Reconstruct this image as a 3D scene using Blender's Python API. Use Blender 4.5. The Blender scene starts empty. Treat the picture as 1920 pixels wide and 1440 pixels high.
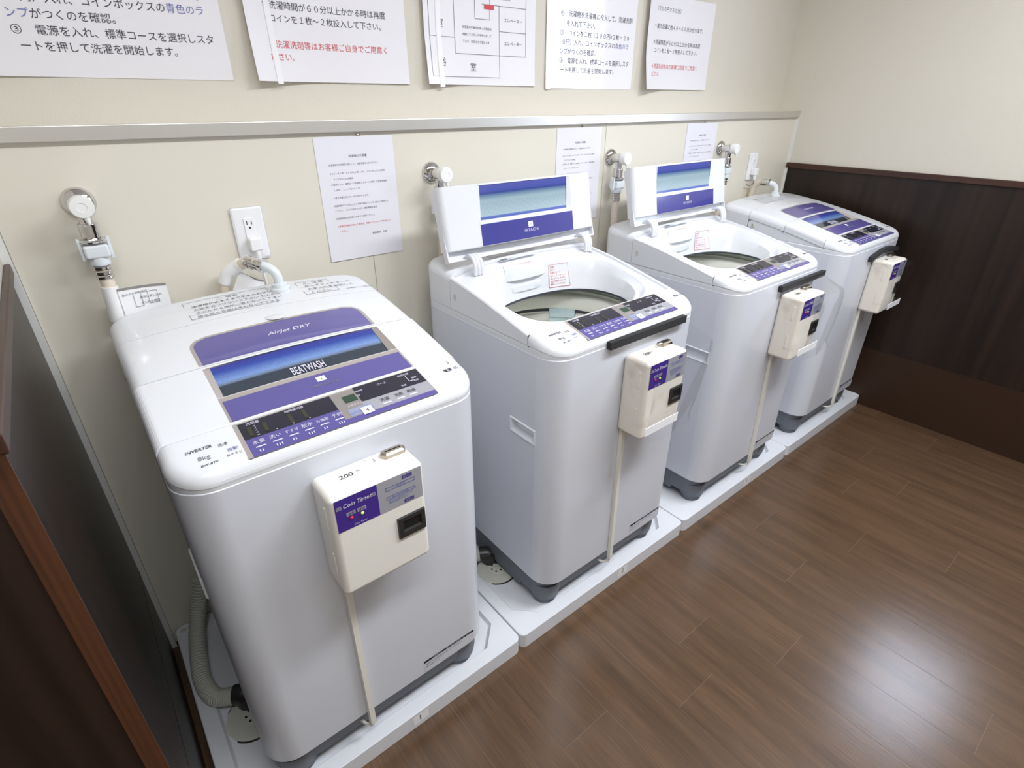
import bpy, bmesh, math, random
from mathutils import Vector, Matrix
random.seed(7)
SC = bpy.context.scene
COL = SC.collection
PI = math.pi

# ------------------------------------------------------------------ camera
cam = bpy.data.cameras.new('camera')
camo = bpy.data.objects.new('camera', cam); COL.objects.link(camo)
CP = Vector((0.094, -1.397, 1.3691)); YAW, PITCH, ROLL = 0.6799, 0.4832, 0.0021
fw = Vector((math.sin(YAW)*math.cos(PITCH), math.cos(YAW)*math.cos(PITCH), -math.sin(PITCH)))
rt = Vector((math.cos(YAW), -math.sin(YAW), 0)); up = rt.cross(fw)
r2 = rt*math.cos(ROLL)+up*math.sin(ROLL); u2 = -rt*math.sin(ROLL)+up*math.cos(ROLL)
camo.matrix_world = Matrix(((r2.x, u2.x, -fw.x, CP.x), (r2.y, u2.y, -fw.y, CP.y), (r2.z, u2.z, -fw.z, CP.z), (0, 0, 0, 1)))
cam.sensor_width = 36; cam.lens = 1014.92/1920*36; cam.clip_start = 0.02
SC.camera = camo

# ------------------------------------------------------------------ world, lights, exposure
w = bpy.data.worlds.new('world'); SC.world = w; w.use_nodes = True
w.node_tree.nodes['Background'].inputs[0].default_value = (0.9, 0.95, 1, 1)
w.node_tree.nodes['Background'].inputs[1].default_value = 0.0
vs = SC.view_settings
vs.view_transform = 'Standard'; vs.look = 'None'; vs.gamma = 1; vs.use_curve_mapping = False
vs.exposure = 0.52
SC.cycles.diffuse_bounces = 8
def area(name, loc, sx, sy, power, color, rot=(0, 0, 0), spread=PI):
    l = bpy.data.lights.new(name, 'AREA'); l.shape = 'RECTANGLE'; l.size = sx; l.size_y = sy
    l.energy = power; l.color = color; l.spread = spread
    o = bpy.data.objects.new(name, l); COL.objects.link(o); o.location = loc; o.rotation_euler = rot
    return o
ROOM_H = 2.45
area('ceiling_lamp_light', (1.70, -1.40, ROOM_H-.075), 1.15, .26, 23, (.95, .985, 1.03), spread=2.9)
area('ceiling_lamp_light', (0.30, -1.52, ROOM_H-.075), 1.15, .26, 12, (.95, .985, 1.03), spread=2.9)  # added fill light, brightens the gap left of the nearest machine

# ------------------------------------------------------------------ materials
def lin(c):
    return tuple(((v/255)/12.92 if v/255 <= .04045 else (((v/255)+.055)/1.055)**2.4) for v in c)
def mat(name, rgb, rough=.5, metal=0., coat=0., spec=.5, bump=None, noise=None, emit=None, aniso=0, coatr=.05):
    m = bpy.data.materials.new(name); m.use_nodes = True
    nt = m.node_tree; b = nt.nodes['Principled BSDF']
    c = lin(rgb); b.inputs['Base Color'].default_value = (*c, 1)
    b.inputs['Roughness'].default_value = rough; b.inputs['Metallic'].default_value = metal
    b.inputs['Coat Weight'].default_value = coat; b.inputs['Coat Roughness'].default_value = coatr
    b.inputs['Specular IOR Level'].default_value = spec
    if emit: b.inputs['Emission Color'].default_value = (*lin(emit[0]), 1); b.inputs['Emission Strength'].default_value = emit[1]
    tc = nt.nodes.new('ShaderNodeTexCoord')
    if noise:  # (scale vec, rgb2, detail, contrast lo, hi)
        mp = nt.nodes.new('ShaderNodeMapping'); mp.inputs['Scale'].default_value = noise[0]
        n = nt.nodes.new('ShaderNodeTexNoise'); n.inputs['Scale'].default_value = 1; n.inputs['Detail'].default_value = noise[2]
        r = nt.nodes.new('ShaderNodeMapRange'); r.inputs[1].default_value = noise[3]; r.inputs[2].default_value = noise[4]
        mx = nt.nodes.new('ShaderNodeMix'); mx.data_type = 'RGBA'
        mx.inputs[6].default_value = (*c, 1); mx.inputs[7].default_value = (*lin(noise[1]), 1)
        L = nt.links; L.new(tc.outputs['Object'], mp.inputs[0]); L.new(mp.outputs[0], n.inputs['Vector'])
        L.new(n.outputs['Fac'], r.inputs[0]); L.new(r.outputs[0], mx.inputs[0]); L.new(mx.outputs[2], b.inputs['Base Color'])
    if bump:   # (scale vec, strength, distance)
        mp = nt.nodes.new('ShaderNodeMapping'); mp.inputs['Scale'].default_value = bump[0]
        n = nt.nodes.new('ShaderNodeTexNoise'); n.inputs['Scale'].default_value = 1; n.inputs['Detail'].default_value = 2
        bp = nt.nodes.new('ShaderNodeBump'); bp.inputs['Strength'].default_value = bump[1]; bp.inputs['Distance'].default_value = bump[2]
        L = nt.links; L.new(tc.outputs['Object'], mp.inputs[0]); L.new(mp.outputs[0], n.inputs['Vector'])
        L.new(n.outputs['Fac'], bp.inputs['Height']); L.new(bp.outputs[0], b.inputs['Normal'])
    return m
M = {}
M['wallpaper'] = mat('cream_wallpaper', (216, 211, 200), .85, spec=.2, bump=((260, 260, 90), .25, .002))
M['panel'] = mat('cream_wall_panel', (224, 219, 206), .4, spec=.35)
M['seam'] = mat('panel_seam', (168, 160, 140), .8)
M['bead'] = mat('white_corner_bead', (226, 226, 224), .4)
M['ceiling'] = mat('ceiling_white', (235, 234, 230), .9)
M['steel'] = mat('brushed_steel', (226, 224, 220), .42, 1., bump=((2, 500, 500), .03, .0003))
M['wood_dark'] = mat('dark_wood_panel', (45, 32, 26), .36, spec=.4, noise=((30, 30, 1.2), (28, 20, 16), 4, .35, .68))
M['wood_cap'] = mat('brown_wood_cap', (70, 42, 30), .35, noise=((3, 3, 60), (52, 31, 23), 3, .3, .7))
M['base_brown'] = mat('brown_baseboard', (56, 38, 27), .4, spec=.35)
M['edge_wood'] = mat('orange_brown_edge', (86, 50, 28), .5, noise=((200, 200, 3), (66, 38, 22), 2, .3, .7))
M['white'] = mat('white_plastic', (226, 228, 233), .24, coat=.15)
M['body'] = mat('painted_cabinet', (214, 217, 226), .3, coat=.15, spec=.4)
M['belt'] = mat('belt_plastic', (226, 228, 233), .3)
M['base'] = mat('grey_base_plastic', (104, 109, 118), .5)
M['darkband'] = mat('dark_grey_band', (60, 64, 72), .7)
M['silver'] = mat('silver_print', (182, 174, 170), .35, .3)
M['purple'] = mat('purple_panel', (92, 85, 150), .2, coat=.4)
M['purple2'] = mat('blue_purple_panel', (68, 68, 148), .15, coat=.5)
M['violet'] = mat('violet_label', (66, 44, 138), .25, coat=.3)
M['black'] = mat('black_display', (34, 35, 52), .15, coat=.4)
M['greyp'] = mat('grey_control', (160, 160, 168), .3, coat=.2)
M['greyd'] = mat('warm_grey_control', (142, 136, 134), .3)
M['lcd'] = mat('green_lcd', (52, 74, 62), .2)
M['olive'] = mat('unlit_olive_bars', (58, 58, 44), .4)
M['startb'] = mat('start_button', (146, 152, 184), .3)
M['ink'] = mat('dark_ink', (60, 60, 70), .6)
M['inkg'] = mat('grey_ink', (118, 118, 128), .6)
M['inkl'] = mat('light_ink', (216, 212, 230), .5)
M['inkb'] = mat('blue_ink', (110, 116, 176), .6)
M['inkr'] = mat('red_ink', (206, 84, 88), .6)
M['sticker'] = mat('white_sticker', (244, 244, 246), .4)
M['paper'] = mat('laminated_paper', (234, 232, 238), .5, coat=.6, coatr=.06, bump=((14, 14, 14), .1, .004))
M['paper2'] = mat('plain_paper', (232, 231, 240), .6, coat=.25, coatr=.15)
M['tape'] = mat('glare_white_tape', (246, 246, 250), .12, coat=.8)  # clear tape drawn opaque white, its glare put into the colour
M['red'] = mat('red_mark', (205, 70, 76), .6)
M['chrome'] = mat('chrome', (215, 213, 212), .08, 1.)
M['tapw'] = mat('tap_white', (240, 240, 238), .3)
M['hose'] = mat('beige_hose', (224, 212, 196), .45)
M['conn'] = mat('pale_connector', (222, 228, 232), .35)
M['drainh'] = mat('grey_drain_hose', (196, 196, 186), .6)
M['pan'] = mat('white_drain_pan', (220, 222, 228), .42)
M['ivory'] = mat('ivory_plastic', (236, 233, 226), .38, coat=.1)
M['ivory2'] = mat('worn_ivory_plastic', (230, 224, 214), .45, noise=((18, 18, 18), (204, 192, 178), 5, .58, .85))
M['nickel'] = mat('nickel', (196, 186, 172), .22, 1.)
M['blackp'] = mat('black_plastic', (44, 44, 44), .35)
M['foam'] = mat('black_foam', (38, 38, 40), .75)
M['hole'] = mat('dark_recess', (14, 14, 15), .6)
M['ledr'] = mat('red_led', (200, 40, 40), .3, emit=((230, 40, 40), .2))
M['ledg'] = mat('green_led', (190, 230, 90), .3, emit=((190, 240, 90), .35))
M['outlet'] = mat('outlet_white', (240, 240, 243), .3)
M['cordg'] = mat('grey_cord', (136, 136, 126), .6)
M['tub'] = mat('tub_steel', (246, 246, 240), .34, .05)
M['ring'] = mat('balance_ring_plastic', (248, 248, 242), .4)
M['gasket'] = mat('tub_gap_grey', (190, 195, 184), .7)
M['lint'] = mat('pale_blue_plastic', (206, 224, 232), .35)
M['tray'] = mat('tray_white', (232, 236, 243), .3, coat=.2)
M['inkdirt'] = mat('drain_dirt', (50, 48, 44), .9)
def vinyl_mat():
    m = bpy.data.materials.new('clear_vinyl'); m.use_nodes = True; nt = m.node_tree; nt.nodes.clear()
    o = nt.nodes.new('ShaderNodeOutputMaterial'); mx = nt.nodes.new('ShaderNodeMixShader')
    t = nt.nodes.new('ShaderNodeBsdfTransparent'); t.inputs[0].default_value = (.955, .96, .965, 1)
    g = nt.nodes.new('ShaderNodeBsdfGlossy'); g.inputs['Roughness'].default_value = .14
    f = nt.nodes.new('ShaderNodeLayerWeight'); f.inputs[0].default_value = .08
    L = nt.links; pw = nt.nodes.new('ShaderNodeMath'); pw.operation = 'MULTIPLY'; pw.inputs[1].default_value = .2; L.new(f.outputs[0], pw.inputs[0]); L.new(pw.outputs[0], mx.inputs[0]); L.new(t.outputs[0], mx.inputs[1]); L.new(g.outputs[0], mx.inputs[2]); L.new(mx.outputs[0], o.inputs[0])
    return m
M['vinyl'] = vinyl_mat()
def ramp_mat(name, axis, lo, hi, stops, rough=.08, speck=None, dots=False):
    """window tint with the refracted interior painted in: colour bands across the pane (object space)"""
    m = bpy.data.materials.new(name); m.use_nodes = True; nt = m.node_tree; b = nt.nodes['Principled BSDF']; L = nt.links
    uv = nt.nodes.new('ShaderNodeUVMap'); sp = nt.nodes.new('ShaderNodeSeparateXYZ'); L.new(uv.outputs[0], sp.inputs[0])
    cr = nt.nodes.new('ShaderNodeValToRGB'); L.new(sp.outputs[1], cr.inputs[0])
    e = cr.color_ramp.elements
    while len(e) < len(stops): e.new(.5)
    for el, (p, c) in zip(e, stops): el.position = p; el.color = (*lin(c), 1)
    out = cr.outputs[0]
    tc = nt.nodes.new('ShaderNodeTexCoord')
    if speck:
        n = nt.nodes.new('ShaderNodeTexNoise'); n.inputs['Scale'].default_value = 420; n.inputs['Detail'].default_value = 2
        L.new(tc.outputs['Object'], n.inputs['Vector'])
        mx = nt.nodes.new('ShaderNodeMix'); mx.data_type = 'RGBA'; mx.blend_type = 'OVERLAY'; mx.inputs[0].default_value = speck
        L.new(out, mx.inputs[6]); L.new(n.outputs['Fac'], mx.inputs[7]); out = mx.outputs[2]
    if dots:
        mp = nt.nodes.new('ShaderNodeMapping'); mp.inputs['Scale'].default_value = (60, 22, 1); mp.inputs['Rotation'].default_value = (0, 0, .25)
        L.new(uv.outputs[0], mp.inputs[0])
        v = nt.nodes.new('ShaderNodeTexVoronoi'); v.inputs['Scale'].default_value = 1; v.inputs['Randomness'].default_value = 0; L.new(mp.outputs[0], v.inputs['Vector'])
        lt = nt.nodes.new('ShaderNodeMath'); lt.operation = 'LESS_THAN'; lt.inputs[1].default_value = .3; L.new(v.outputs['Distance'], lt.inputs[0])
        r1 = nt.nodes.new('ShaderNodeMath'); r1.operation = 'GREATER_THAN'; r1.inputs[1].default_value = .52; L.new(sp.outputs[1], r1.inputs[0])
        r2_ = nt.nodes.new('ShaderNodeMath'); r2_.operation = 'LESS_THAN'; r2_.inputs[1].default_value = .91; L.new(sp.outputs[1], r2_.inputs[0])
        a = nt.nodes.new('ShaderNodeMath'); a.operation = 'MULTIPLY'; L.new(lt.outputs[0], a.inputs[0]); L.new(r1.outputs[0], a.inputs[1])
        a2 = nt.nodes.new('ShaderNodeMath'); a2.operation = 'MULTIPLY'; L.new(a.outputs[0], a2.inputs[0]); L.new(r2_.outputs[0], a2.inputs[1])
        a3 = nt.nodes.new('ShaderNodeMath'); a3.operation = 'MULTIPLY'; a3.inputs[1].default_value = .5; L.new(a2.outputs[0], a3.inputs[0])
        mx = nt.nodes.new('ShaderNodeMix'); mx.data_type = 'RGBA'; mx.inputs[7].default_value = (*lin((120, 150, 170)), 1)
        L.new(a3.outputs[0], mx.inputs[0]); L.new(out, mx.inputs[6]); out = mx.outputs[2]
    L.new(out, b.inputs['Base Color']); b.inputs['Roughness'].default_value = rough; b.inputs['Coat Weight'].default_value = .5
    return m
M['win_closed'] = ramp_mat('tinted_lid_window', 1, 0, 1, [(0, (60, 62, 140)), (.16, (52, 74, 160)), (.42, (120, 150, 205)), (.5, (110, 125, 150)), (.54, (52, 62, 78)), (1, (44, 54, 66))], speck=.35)  # blue tint, plus the dark interior behind the glass painted as slate bands
M['win_open'] = ramp_mat('pale_lid_window', 1, 0, 1, [(0, (92, 98, 172)), (.2, (80, 90, 166)), (.25, (62, 76, 146)), (.33, (112, 140, 166)), (.45, (158, 180, 190)), (.9, (172, 192, 200)), (.93, (88, 108, 176)), (1, (84, 100, 172))], dots=True)  # pale tint, plus the mesh seen through the glass painted as dots

# ------------------------------------------------------------------ mesh helpers
class MB:
    def __init__(s): s.v = []; s.f = []; s.m = []; s.uv = {}
    def quad(s, a, b, c, d, mi=0, uv=None):
        n = len(s.v); s.v += [tuple(a), tuple(b), tuple(c), tuple(d)]; s.f.append((n, n+1, n+2, n+3)); s.m.append(mi)
        if uv: s.uv[len(s.f)-1] = uv
    def box(s, x0, x1, y0, y1, z0, z1, mi=0):
        n = len(s.v)
        s.v += [(x, y, z) for z in (z0, z1) for y in (y0, y1) for x in (x0, x1)]
        for f in ((0, 2, 3, 1), (4, 5, 7, 6), (0, 1, 5, 4), (2, 6, 7, 3), (0, 4, 6, 2), (1, 3, 7, 5)):
            s.f.append(tuple(n+i for i in f)); s.m.append(mi)
    def rbox(s, x0, x1, y0, y1, z0, z1, r=.004, seg=3, mi=0, axes=None):
        bm = bmesh.new(); bmesh.ops.create_cube(bm, size=1)
        for v in bm.verts:
            v.co = Vector(((x0+x1)/2+v.co.x*(x1-x0), (y0+y1)/2+v.co.y*(y1-y0), (z0+z1)/2+v.co.z*(z1-z0)))
        es = list(bm.edges)
        if axes: es = [e for e in es if any(abs((e.verts[0].co-e.verts[1].co)[a]) > 1e-6 for a in axes)]
        bmesh.ops.bevel(bm, geom=es, offset=r, segments=seg, profile=.5, affect='EDGES')
        s.addbm(bm, mi)
    def addbm(s, bm, mi=0):
        bm.verts.index_update(); n = len(s.v)
        s.v += [tuple(v.co) for v in bm.verts]
        for f in bm.faces: s.f.append(tuple(n+v.index for v in f.verts)); s.m.append(mi)
        bm.free()
    def loops(s, rings, closed=True, cap0=False, cap1=False, mi=0):
        n = len(s.v); k = len(rings[0])
        for r in rings: s.v += [tuple(p) for p in r]
        for i in range(len(rings)-1):
            for j in range(k if closed else k-1):
                j2 = (j+1) % k
                s.f.append((n+i*k+j, n+i*k+j2, n+(i+1)*k+j2, n+(i+1)*k+j)); s.m.append(mi)
        if cap0: s.f.append(tuple(n+j for j in range(k))[::-1]); s.m.append(mi)
        if cap1: s.f.append(tuple(n+(len(rings)-1)*k+j for j in range(k))); s.m.append(mi)
    def lathe(s, prof, c, ax='z', n=32, mi=0, cap0=True, cap1=True):
        """prof: (radius, along) pairs about axis through c"""
        rings = []
        for r, a in prof:
            ring = []
            for i in range(n):
                t = 2*PI*i/n; p, q = r*math.cos(t), r*math.sin(t)
                ring.append((c[0]+p, c[1]+q, c[2]+a) if ax == 'z' else ((c[0]+p, c[1]-a, c[2]+q) if ax == 'y' else (c[0]+a, c[1]+p, c[2]+q)))
            rings.append(ring)
        s.loops(rings, True, cap0, cap1, mi)
    def tube(s, path, r, n=14, mi=0, cap=True, rib=None):
        P = [Vector(p) for p in path]; rings = []; nrm = None
        for i, p in enumerate(P):
            t = (P[min(i+1, len(P)-1)]-P[max(i-1, 0)]).normalized()
            if nrm is None: nrm = t.orthogonal().normalized()
            nrm = (nrm-t*nrm.dot(t)).normalized(); b = t.cross(nrm)
            rr = r(i) if callable(r) else r
            rings.append([p+(nrm*math.cos(2*PI*j/n)+b*math.sin(2*PI*j/n))*rr for j in range(n)])
        s.loops(rings, True, cap, cap, mi)
    def poly(s, pts, mi=0):
        n = len(s.v); s.v += [tuple(p) for p in pts]; s.f.append(tuple(range(n, n+len(pts)))); s.m.append(mi)
    def text(s, txt, size, f, mi=0, align='LEFT', sx=1., shear=0., bold=0.):
        """flat lettering mapped through f(u, v)"""
        vs_, fs_ = text_mesh(txt, align, bold)
        n = len(s.v)
        s.v += [tuple(f((x+shear*y)*size*sx, y*size)) for x, y in vs_]
        for q in fs_: s.f.append(tuple(n+i for i in q)); s.m.append(mi)
_tc = {}
def text_mesh(txt, align, bold):
    k = (txt, align, bold)
    if k not in _tc:
        cu = bpy.data.curves.new('t', 'FONT'); cu.body = txt; cu.size = 1; cu.align_x = align; cu.resolution_u = 2; cu.offset = bold
        o = bpy.data.objects.new('t', cu); COL.objects.link(o)
        dg = bpy.context.evaluated_depsgraph_get()
        me = bpy.data.meshes.new_from_object(o.evaluated_get(dg))
        _tc[k] = ([(v.co.x, v.co.y) for v in me.vertices], [tuple(p.vertices) for p in me.polygons])
        bpy.data.objects.remove(o); bpy.data.curves.remove(cu); bpy.data.meshes.remove(me)
    return _tc[k]
def catmull(pts, n=8):
    P = [Vector(p) for p in pts]; P = [P[0]*2-P[1]]+P+[P[-1]*2-P[-2]]; out = []
    for i in range(1, len(P)-2):
        for k in range(n):
            t = k/n; a, b, c, d = P[i-1:i+3]
            out.append(.5*((2*b)+(c-a)*t+(2*a-5*b+4*c-d)*t*t+(3*b-a-3*c+d)*t**3))
    out.append(P[-2]); return out
def obj(name, mb, mats, parent=None, smooth=40, org=None, kind=None, label=None):
    """link one mesh; org = the point its local space starts from"""
    if org is None: org = parent['org'] if parent is not None and 'org' in parent.keys() else (0, 0, 0)
    me = bpy.data.meshes.new(name)
    me.from_pydata([(v[0]-org[0], v[1]-org[1], v[2]-org[2]) for v in mb.v], [], mb.f)
    for m in (mats if isinstance(mats, (list, tuple)) else [mats]): me.materials.append(M[m] if isinstance(m, str) else m)
    for p, i in zip(me.polygons, mb.m): p.material_index = i
    if mb.uv:
        ul = me.uv_layers.new(name='UVMap')
        for fi, uv in mb.uv.items():
            for li, q in zip(me.polygons[fi].loop_indices, uv): ul.data[li].uv = q
    me.update()
    if smooth:
        for p in me.polygons: p.use_smooth = True
        me.set_sharp_from_angle(angle=math.radians(smooth))
    o = bpy.data.objects.new(name, me); COL.objects.link(o)
    if smooth: wn = o.modifiers.new('even_shading', 'WEIGHTED_NORMAL'); wn.keep_sharp = True; wn.weight = 60
    if parent is not None: o.parent = parent
    else: o.location = org
    if kind: o['kind'] = kind
    if label: o['label'] = label
    return o
def tag(o, label, cat, group=None):
    o['label'] = label; o['category'] = cat
    if group: o['group'] = group
    return o
ORG = {}
def thing(name, label, cat, loc, group=None):
    o = bpy.data.objects.new(name, None); COL.objects.link(o); o.location = loc; o.empty_display_size = .05
    ORG[o.name] = loc
    return tag(o, label, cat, group)
def part(name, mb, mats, parent, smooth=40, label=None):
    root = parent
    while root.parent is not None: root = root.parent
    return obj(name, mb, mats, parent, smooth, ORG[root.name], None, label)
def copy_tree(o, parent=None):
    c = o.copy(); COL.objects.link(c); c.parent = parent
    for ch in list(o.children): copy_tree(ch, c)
    return c
def structure(name, mb, mats, smooth=0): return obj(name, mb, mats, None, smooth, (0, 0, 0), 'structure')

# ------------------------------------------------------------------ the room
WR, WD, YF, XLF = 2.984, .100, -3.3, -1.35      # right wall, upper wall recess, far front wall, left end of the room
LW_END = -.742
# floor: individual vinyl planks with pale joints
PW, PG = .1505, .0009
JO = {0: -.904, 1: -1.30, 2: -1.014, 3: -.903, 4: -1.109, 5: -1.52, 6: -.981, 7: -.791, 8: -1.052, 9: -1.291, 10: -.903, 11: -1.041}
fb = MB(); cols = []
i0 = int(math.floor((XLF-.653)/PW))
for i in range(i0, 17):
    xa, xb = max(.653+i*PW, XLF), min(.653+(i+1)*PW, WR)
    if xb-xa < .002: continue
    j = JO.get(i, -.3-.9*random.random()); y = j
    while y < .1: y += .913
    while y > YF:
        ya, yb = max(y-.913, YF), min(y, .1)
        if yb > ya:
            fb.quad((xa+PG/2, ya+PG/2, 0), (xb-PG/2, ya+PG/2, 0), (xb-PG/2, yb-PG/2, 0), (xa+PG/2, yb-PG/2, 0), 0)
            cols.append((random.random(), random.random()))
        y -= .913
npl = len(fb.f)
fb.quad((XLF, YF, -.0004), (WR, YF, -.0004), (WR, .1, -.0004), (XLF, .1, -.0004), 1)
def floor_mat():
    m = bpy.data.materials.new('wood_vinyl_planks'); m.use_nodes = True; nt = m.node_tree; b = nt.nodes['Principled BSDF']; L = nt.links
    tc = nt.nodes.new('ShaderNodeTexCoord'); at = nt.nodes.new('ShaderNodeAttribute'); at.attribute_name = 'plank'
    ad = nt.nodes.new('ShaderNodeVectorMath'); ad.operation = 'MULTIPLY_ADD'; ad.inputs[1].default_value = (3, 7, 5)
    L.new(at.outputs['Color'], ad.inputs[0]); L.new(tc.outputs['Object'], ad.inputs[2])
    def noise(sc, det):
        mp = nt.nodes.new('ShaderNodeMapping'); mp.inputs['Scale'].default_value = sc
        n = nt.nodes.new('ShaderNodeTexNoise'); n.inputs['Scale'].default_value = 1; n.inputs['Detail'].default_value = det
        L.new(ad.outputs[0], mp.inputs[0]); L.new(mp.outputs[0], n.inputs['Vector']); return n.outputs['Fac']
    n1, n2 = noise((26, 1.6, 1), 4), noise((330, 9, 1), 2)
    cr = nt.nodes.new('ShaderNodeValToRGB'); L.new(n1, cr.inputs[0])
    cr.color_ramp.elements[0].position = .3; cr.color_ramp.elements[0].color = (*lin((79, 60, 44)), 1)
    cr.color_ramp.elements[1].position = .72; cr.color_ramp.elements[1].color = (*lin((102, 77, 57)), 1)
    mr = nt.nodes.new('ShaderNodeMapRange'); mr.inputs[1].default_value = .35; mr.inputs[2].default_value = .65; mr.inputs[3].default_value = .84; mr.inputs[4].default_value = 1.1
    L.new(n2, mr.inputs[0])
    mr2 = nt.nodes.new('ShaderNodeMapRange'); mr2.inputs[3].default_value = .95; mr2.inputs[4].default_value = 1.05
    sp = nt.nodes.new('ShaderNodeSeparateXYZ'); L.new(at.outputs['Color'], sp.inputs[0]); L.new(sp.outputs[0], mr2.inputs[0])
    mu = nt.nodes.new('ShaderNodeMath'); mu.operation = 'MULTIPLY'; L.new(mr.outputs[0], mu.inputs[0]); L.new(mr2.outputs[0], mu.inputs[1])
    vm = nt.nodes.new('ShaderNodeVectorMath'); vm.operation = 'SCALE'; L.new(cr.outputs[0], vm.inputs[0]); L.new(mu.outputs[0], vm.inputs[3])
    L.new(vm.outputs[0], b.inputs['Base Color'])
    b.inputs['Roughness'].default_value = .23; b.inputs['Specular IOR Level'].default_value = .45
    bp = nt.nodes.new('ShaderNodeBump'); bp.inputs['Strength'].default_value = .12; bp.inputs['Distance'].default_value = .001
    L.new(n2, bp.inputs['Height']); L.new(bp.outputs[0], b.inputs['Normal'])
    return m
M['floor'] = floor_mat(); M['joint'] = mat('pale_plank_joint', (116, 92, 76), .6)
fl = structure('floor', fb, ['floor', 'joint'])
ca = fl.data.color_attributes.new('plank', 'FLOAT_COLOR', 'CORNER')
for p in fl.data.polygons:
    a = cols[p.index] if p.index < npl else (.5, .5)
    for li in p.loop_indices: ca.data[li].color = (a[0], a[1], 0, 1)
mb = MB(); mb.quad((XLF, YF, ROOM_H), (XLF, WD, ROOM_H), (WR, WD, ROOM_H), (WR, YF, ROOM_H)); structure('ceiling', mb, 'ceiling')
# back wall: papered above, panelled below, standing 10 cm forward under a ledge
LZ = 1.318
mb = MB()
mb.quad((-.02, WD, LZ), (WR, WD, LZ), (WR, WD, ROOM_H), (-.02, WD, ROOM_H), 0)
mb.quad((-.02, 0, LZ), (WR, 0, LZ), (WR, WD, LZ), (-.02, WD, LZ), 1)
seams = [-.0055, .731, 1.638, WR]
for a, b in zip(seams[:-1], seams[1:]):
    mb.quad((a+.0008, 0, 0), (b-.0008, 0, 0), (b-.0008, 0, LZ), (a+.0008, 0, LZ), 1)
mb.quad((-.02, .001, 0), (WR, .001, 0), (WR, .001, LZ), (-.02, .001, LZ), 2)
structure('wall_back', mb, ['wallpaper', 'panel', 'seam'])
mb = MB(); mb.rbox(-.0, WR, -.0125, .012, 1.299, 1.3255, .0012, 2); structure('trim_1', mb, 'steel', 0)
# right wall with wainscot, window just past the frame
WY0, WY1, WZ0, WZ1 = -1.47, -1.10, 1.24, 1.98
mb = MB()
for (ya, yb, za, zb) in ((YF, WD, 0, WZ0), (YF, WD, WZ1, ROOM_H), (YF, WY0, WZ0, WZ1), (WY1, WD, WZ0, WZ1)):
    mb.quad((WR, ya, za), (WR, yb, za), (WR, yb, zb), (WR, ya, zb))
structure('wall_right', mb, 'wallpaper')
mb = MB(); mb.box(WR-.004, WR, YF, -.004, .296, 1.078); structure('trim_2', mb, 'wood_dark')
mb = MB(); mb.rbox(WR-.014, WR, YF, -.004, 1.074, 1.098, .003, 2); structure('trim_3', mb, 'wood_cap', 30)
mb = MB(); mb.box(WR-.006, WR, YF, -.004, 0, .296); mb.box(WR-.0068, WR, YF, -.004, .294, .2985); structure('baseboard_right', mb, 'base_brown')
mb = MB()
for a in ((WY0-.03, WY1+.03, WZ0-.03, WZ0), (WY0-.03, WY1+.03, WZ1, WZ1+.03), (WY0-.03, WY0, WZ0, WZ1), (WY1, WY1+.03, WZ0, WZ1), ((WY0+WY1)/2-.0, (WY0+WY1)/2+.002, WZ0, WZ1)):
    mb.box(WR-.01, WR+.05, *a)
wf = structure('window_1', mb, 'bead')
M['frost'] = mat('frosted_daylight_glass', (240, 245, 255), .4, emit=((222, 234, 255), 11.))
mb = MB(); mb.box(WR+.028, WR+.032, WY0, WY1, WZ0, WZ1); p = obj('pane', mb, 'frost', wf, 0, (0, 0, 0))
# left partition: panelled side, wooden end post, then a dark panelled face running away to the left
XW, XP = -.0185, -.017
mb = MB()
mb.quad((XW, LW_END, 0), (XW, 0.1, 0), (XW, 0.1, ROOM_H), (XW, LW_END, ROOM_H))
mb.quad((XLF, LW_END, 0), (XW, LW_END, 0), (XW, LW_END, ROOM_H), (XLF, LW_END, ROOM_H))
mb.quad((XLF, YF, 0), (XLF, LW_END, 0), (XLF, LW_END, ROOM_H), (XLF, YF, ROOM_H))
structure('wall_left', mb, 'wallpaper')
mb = MB(); mb.quad((XLF, YF, 0), (XLF, YF, ROOM_H), (WR, YF, ROOM_H), (WR, YF, 0)); structure('wall_front', mb, 'wallpaper')
mb = MB(); mb.box(XW, XP, LW_END, -.018, 0, 1.078); mb.box(XW, XP+.0006, LW_END, -.018, .294, .2985)
structure('trim_4', mb, 'wood_dark')
mb = MB(); mb.rbox(XW, -.0085, LW_END-.03, -.018, 1.072, 1.095, .0035, 3); mb.rbox(XLF, -.045, LW_END-.03, LW_END, 1.072, 1.095, .0035, 3); structure('trim_5', mb, 'wood_cap', 30)
mb = MB(); mb.box(-.039, XP, LW_END-.006, LW_END+.001, 0, 1.075); structure('trim_6', mb, 'edge_wood')
mb = MB(); mb.box(XLF, -.039, LW_END-.004, LW_END, 0, 1.075); structure('trim_7', mb, 'wood_dark')
mb = MB(); mb.box(XW, -.0055, -.018, 0, 0, 1.3); structure('trim_8', mb, 'bead')
mb = MB(); mb.box(WR-.008, WR, -.012, 0, 0, 1.3); structure('trim_9', mb, 'bead')
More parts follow.
